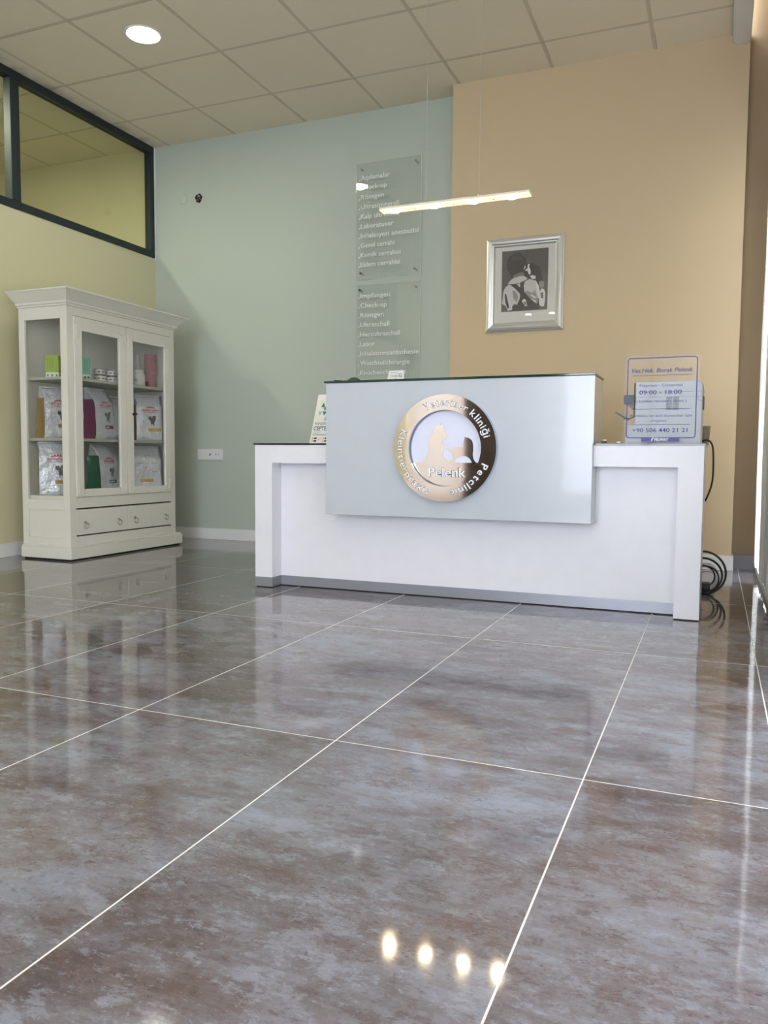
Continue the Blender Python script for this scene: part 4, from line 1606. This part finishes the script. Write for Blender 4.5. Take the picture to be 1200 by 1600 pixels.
lb = MB()
lb.add([lmap(0, 0, 0), lmap(LX1 - LX0, 0, 0), lmap(LX1 - LX0, LH, 0), lmap(0, LH, 0), lmap(0, 0, -.003), lmap(LX1 - LX0, 0, -.003), lmap(LX1 - LX0, LH, -.003), lmap(0, LH, -.003)],
       [(0, 1, 2, 3), (7, 6, 5, 4), (0, 1, 5, 4), (1, 2, 6, 5), (2, 3, 7, 6), (3, 0, 4, 7)])
lb.build('card_panel', M_paper, lf)
LT = [mat('leaflet_' + n_, srgb(*c_), .5) for n_, c_ in (('teal', (60, 126, 136)), ('green', (104, 160, 84)), ('aqua', (150, 200, 206)), ('mint', (206, 228, 208)), ('ink', (34, 84, 100)), ('black', (34, 34, 36)), ('sand', (196, 176, 130)))]
lp_ = MB()
tri = [(.030, .222, 0, 0), (.058, .222, 2, 1), (.030, .195, 3, 1), (.045, .195, 1, 1), (.018, .168, 2, 1), (.045, .168, 0, 1), (.070, .168, 2, 0), (.058, .140, 2, 0), (.085, .195, 3, 1), (.085, .140, 0, 1), (.10, .168, 1, 1), (.10, .222, 2, 0), (.12, .195, 0, 0), (.045, .245, 3, 0), (.018, .235, 3, 1)]
for (u, v_, c_, dn) in tri:
    q = [(u, v_ + .026), (u + .027, v_ + .026), (u + .0135, v_)] if dn else [(u, v_), (u + .027, v_), (u + .0135, v_ + .026)]
    flat_poly(lp_, q, lmap, .0006, LT[c_])
put_text(lp_, 'RANDEVU', .017, lambda u, v_, w: lmap(.014 + u, .113 + v_, .0006 + w), width=.082, bold=.0, thick=.0002, m=LT[4])
put_text(lp_, 'CEPTE', .025, lambda u, v_, w: lmap(.010 + u, .080 + v_, .0006 + w), width=.078, bold=.02, thick=.0002, m=LT[4])
for (a0_, a1_, v_, h_) in ((.012, .06, .071, .0015), (.012, .05, .064, .0015), (.010, .19, .056, .0022), (.010, .19, .050, .0022)):
    flat_poly(lp_, [(a0_, v_), (a1_, v_), (a1_, v_ + h_), (a0_, v_ + h_)], lmap, .0006, LT[0])
for (a0_, v_) in ((.022, .028), (.022, .012), (.088, .012), (.088, .028)):
    flat_poly(lp_, [(a0_, v_), (a0_ + .018, v_), (a0_ + .018, v_ + .009), (a0_, v_ + .009)], lmap, .0006, LT[5])
    flat_poly(lp_, [(a0_ - .010, v_ - .003), (a0_ - .005, v_ - .003), (a0_ - .005, v_ + .010), (a0_ - .010, v_ + .010)], lmap, .0006, LT[6])
flat_poly(lp_, [(.046, .022), (.049, .020), (.072, .036), (.069, .038)], lmap, .0006, LT[6])
lp_.build('printed_design', None, lf)
pb = MB()
pb.add([(-1.99, 4.042, ZD + .26), (-1.91, 4.042, ZD + .26), (-1.91, 4.12, ZD), (-1.99, 4.12, ZD), (-1.99, 4.045, ZD + .26), (-1.91, 4.045, ZD + .26), (-1.91, 4.123, ZD), (-1.99, 4.123, ZD)],
       [(0, 1, 2, 3), (7, 6, 5, 4), (0, 1, 5, 4), (1, 2, 6, 5), (2, 3, 7, 6), (3, 0, 4, 7)])
pb.build('rear_strut', M_paper, lf)

# things on the raised box
ZC = 1.0732
ch = thing('card_holder', 'small white card with handwriting standing on the raised glass counter', 'card', (-1.47, 3.72, ZC))
cmb = MB()
cy = 3.70
cmb.prism([(-1.520, ZC), (-1.427, ZC), (-1.431, ZC + .050), (-1.508, ZC + .050)], cy, cy + .002, 'y')
cmb.box((-1.515, cy, ZC), (-1.432, cy + .05, ZC + .002))
cmb.build('card', M_paper, ch)
cs = MB()
cs.tube([(-1.498 + .0035 * k, cy - .0006, ZC + .022 + .005 * math.sin(k * 1.9) + (.006 if k % 5 == 3 else 0)) for k in range(17)], .0009, 5)
cs.tube([(-1.50 + .004 * k, cy - .0006, ZC + .037 + .004 * math.sin(k * .35)) for k in range(15)], .0006, 5)
cs.tube([(-1.478 + .004 * k, cy - .0006, ZC + .010 - .0006 * k) for k in range(6)], .0007, 5)
cs.tube([(-1.447 + .007 * math.cos(k * .7), cy - .0006, ZC + .026 + .010 * math.sin(k * .7)) for k in range(10)], .0008, 5)
cs.build('handwriting', M_black, ch)
sp = thing('stapler', 'dark olive stapler lying on the left end of the raised counter', 'stapler', (-1.72, 3.73, ZC))
sb = MB()
sb.prism([(-1.755, ZC + .0), (-1.685, ZC + .0), (-1.686, ZC + .018), (-1.700, ZC + .026), (-1.722, ZC + .025), (-1.748, ZC + .012)], 3.715, 3.745, 'y')
sb.build('top_arm', mat('olive_plastic', srgb(62, 68, 52), .35), sp, .003)
MB().box((-1.758, 3.712, ZC), (-1.684, 3.748, ZC + .004)).build('base_plate', M_black, sp, .001)
pn = thing('marker_pen', 'short black and orange pen lying left of the stapler', 'pen', (-1.785, 3.72, ZC))
MB().cyl((-1.812, 3.70, ZC + .007), (-1.775, 3.715, ZC + .007), .0062, n=14).build('pen_barrel', M_black, pn)
MB().cyl((-1.775, 3.715, ZC + .007), (-1.755, 3.723, ZC + .0072), .0058, n=14).build('pen_cap', mat('orange_plastic', srgb(196, 120, 92), .4), pn)
tag(MB().box((-1.33, 3.70, ZC), (-1.07, 3.88, ZC + .003)).build('paper_sheets', mat('cream_paper', srgb(240, 228, 196), .6), None, .0005), 'thin cream stack of paper lying flat on the raised counter', 'paper')
# cable grommet left end
gm = MB().cyl((-2.06, 3.73, ZD), (-2.06, 3.73, ZD + .002), .012, n=16)
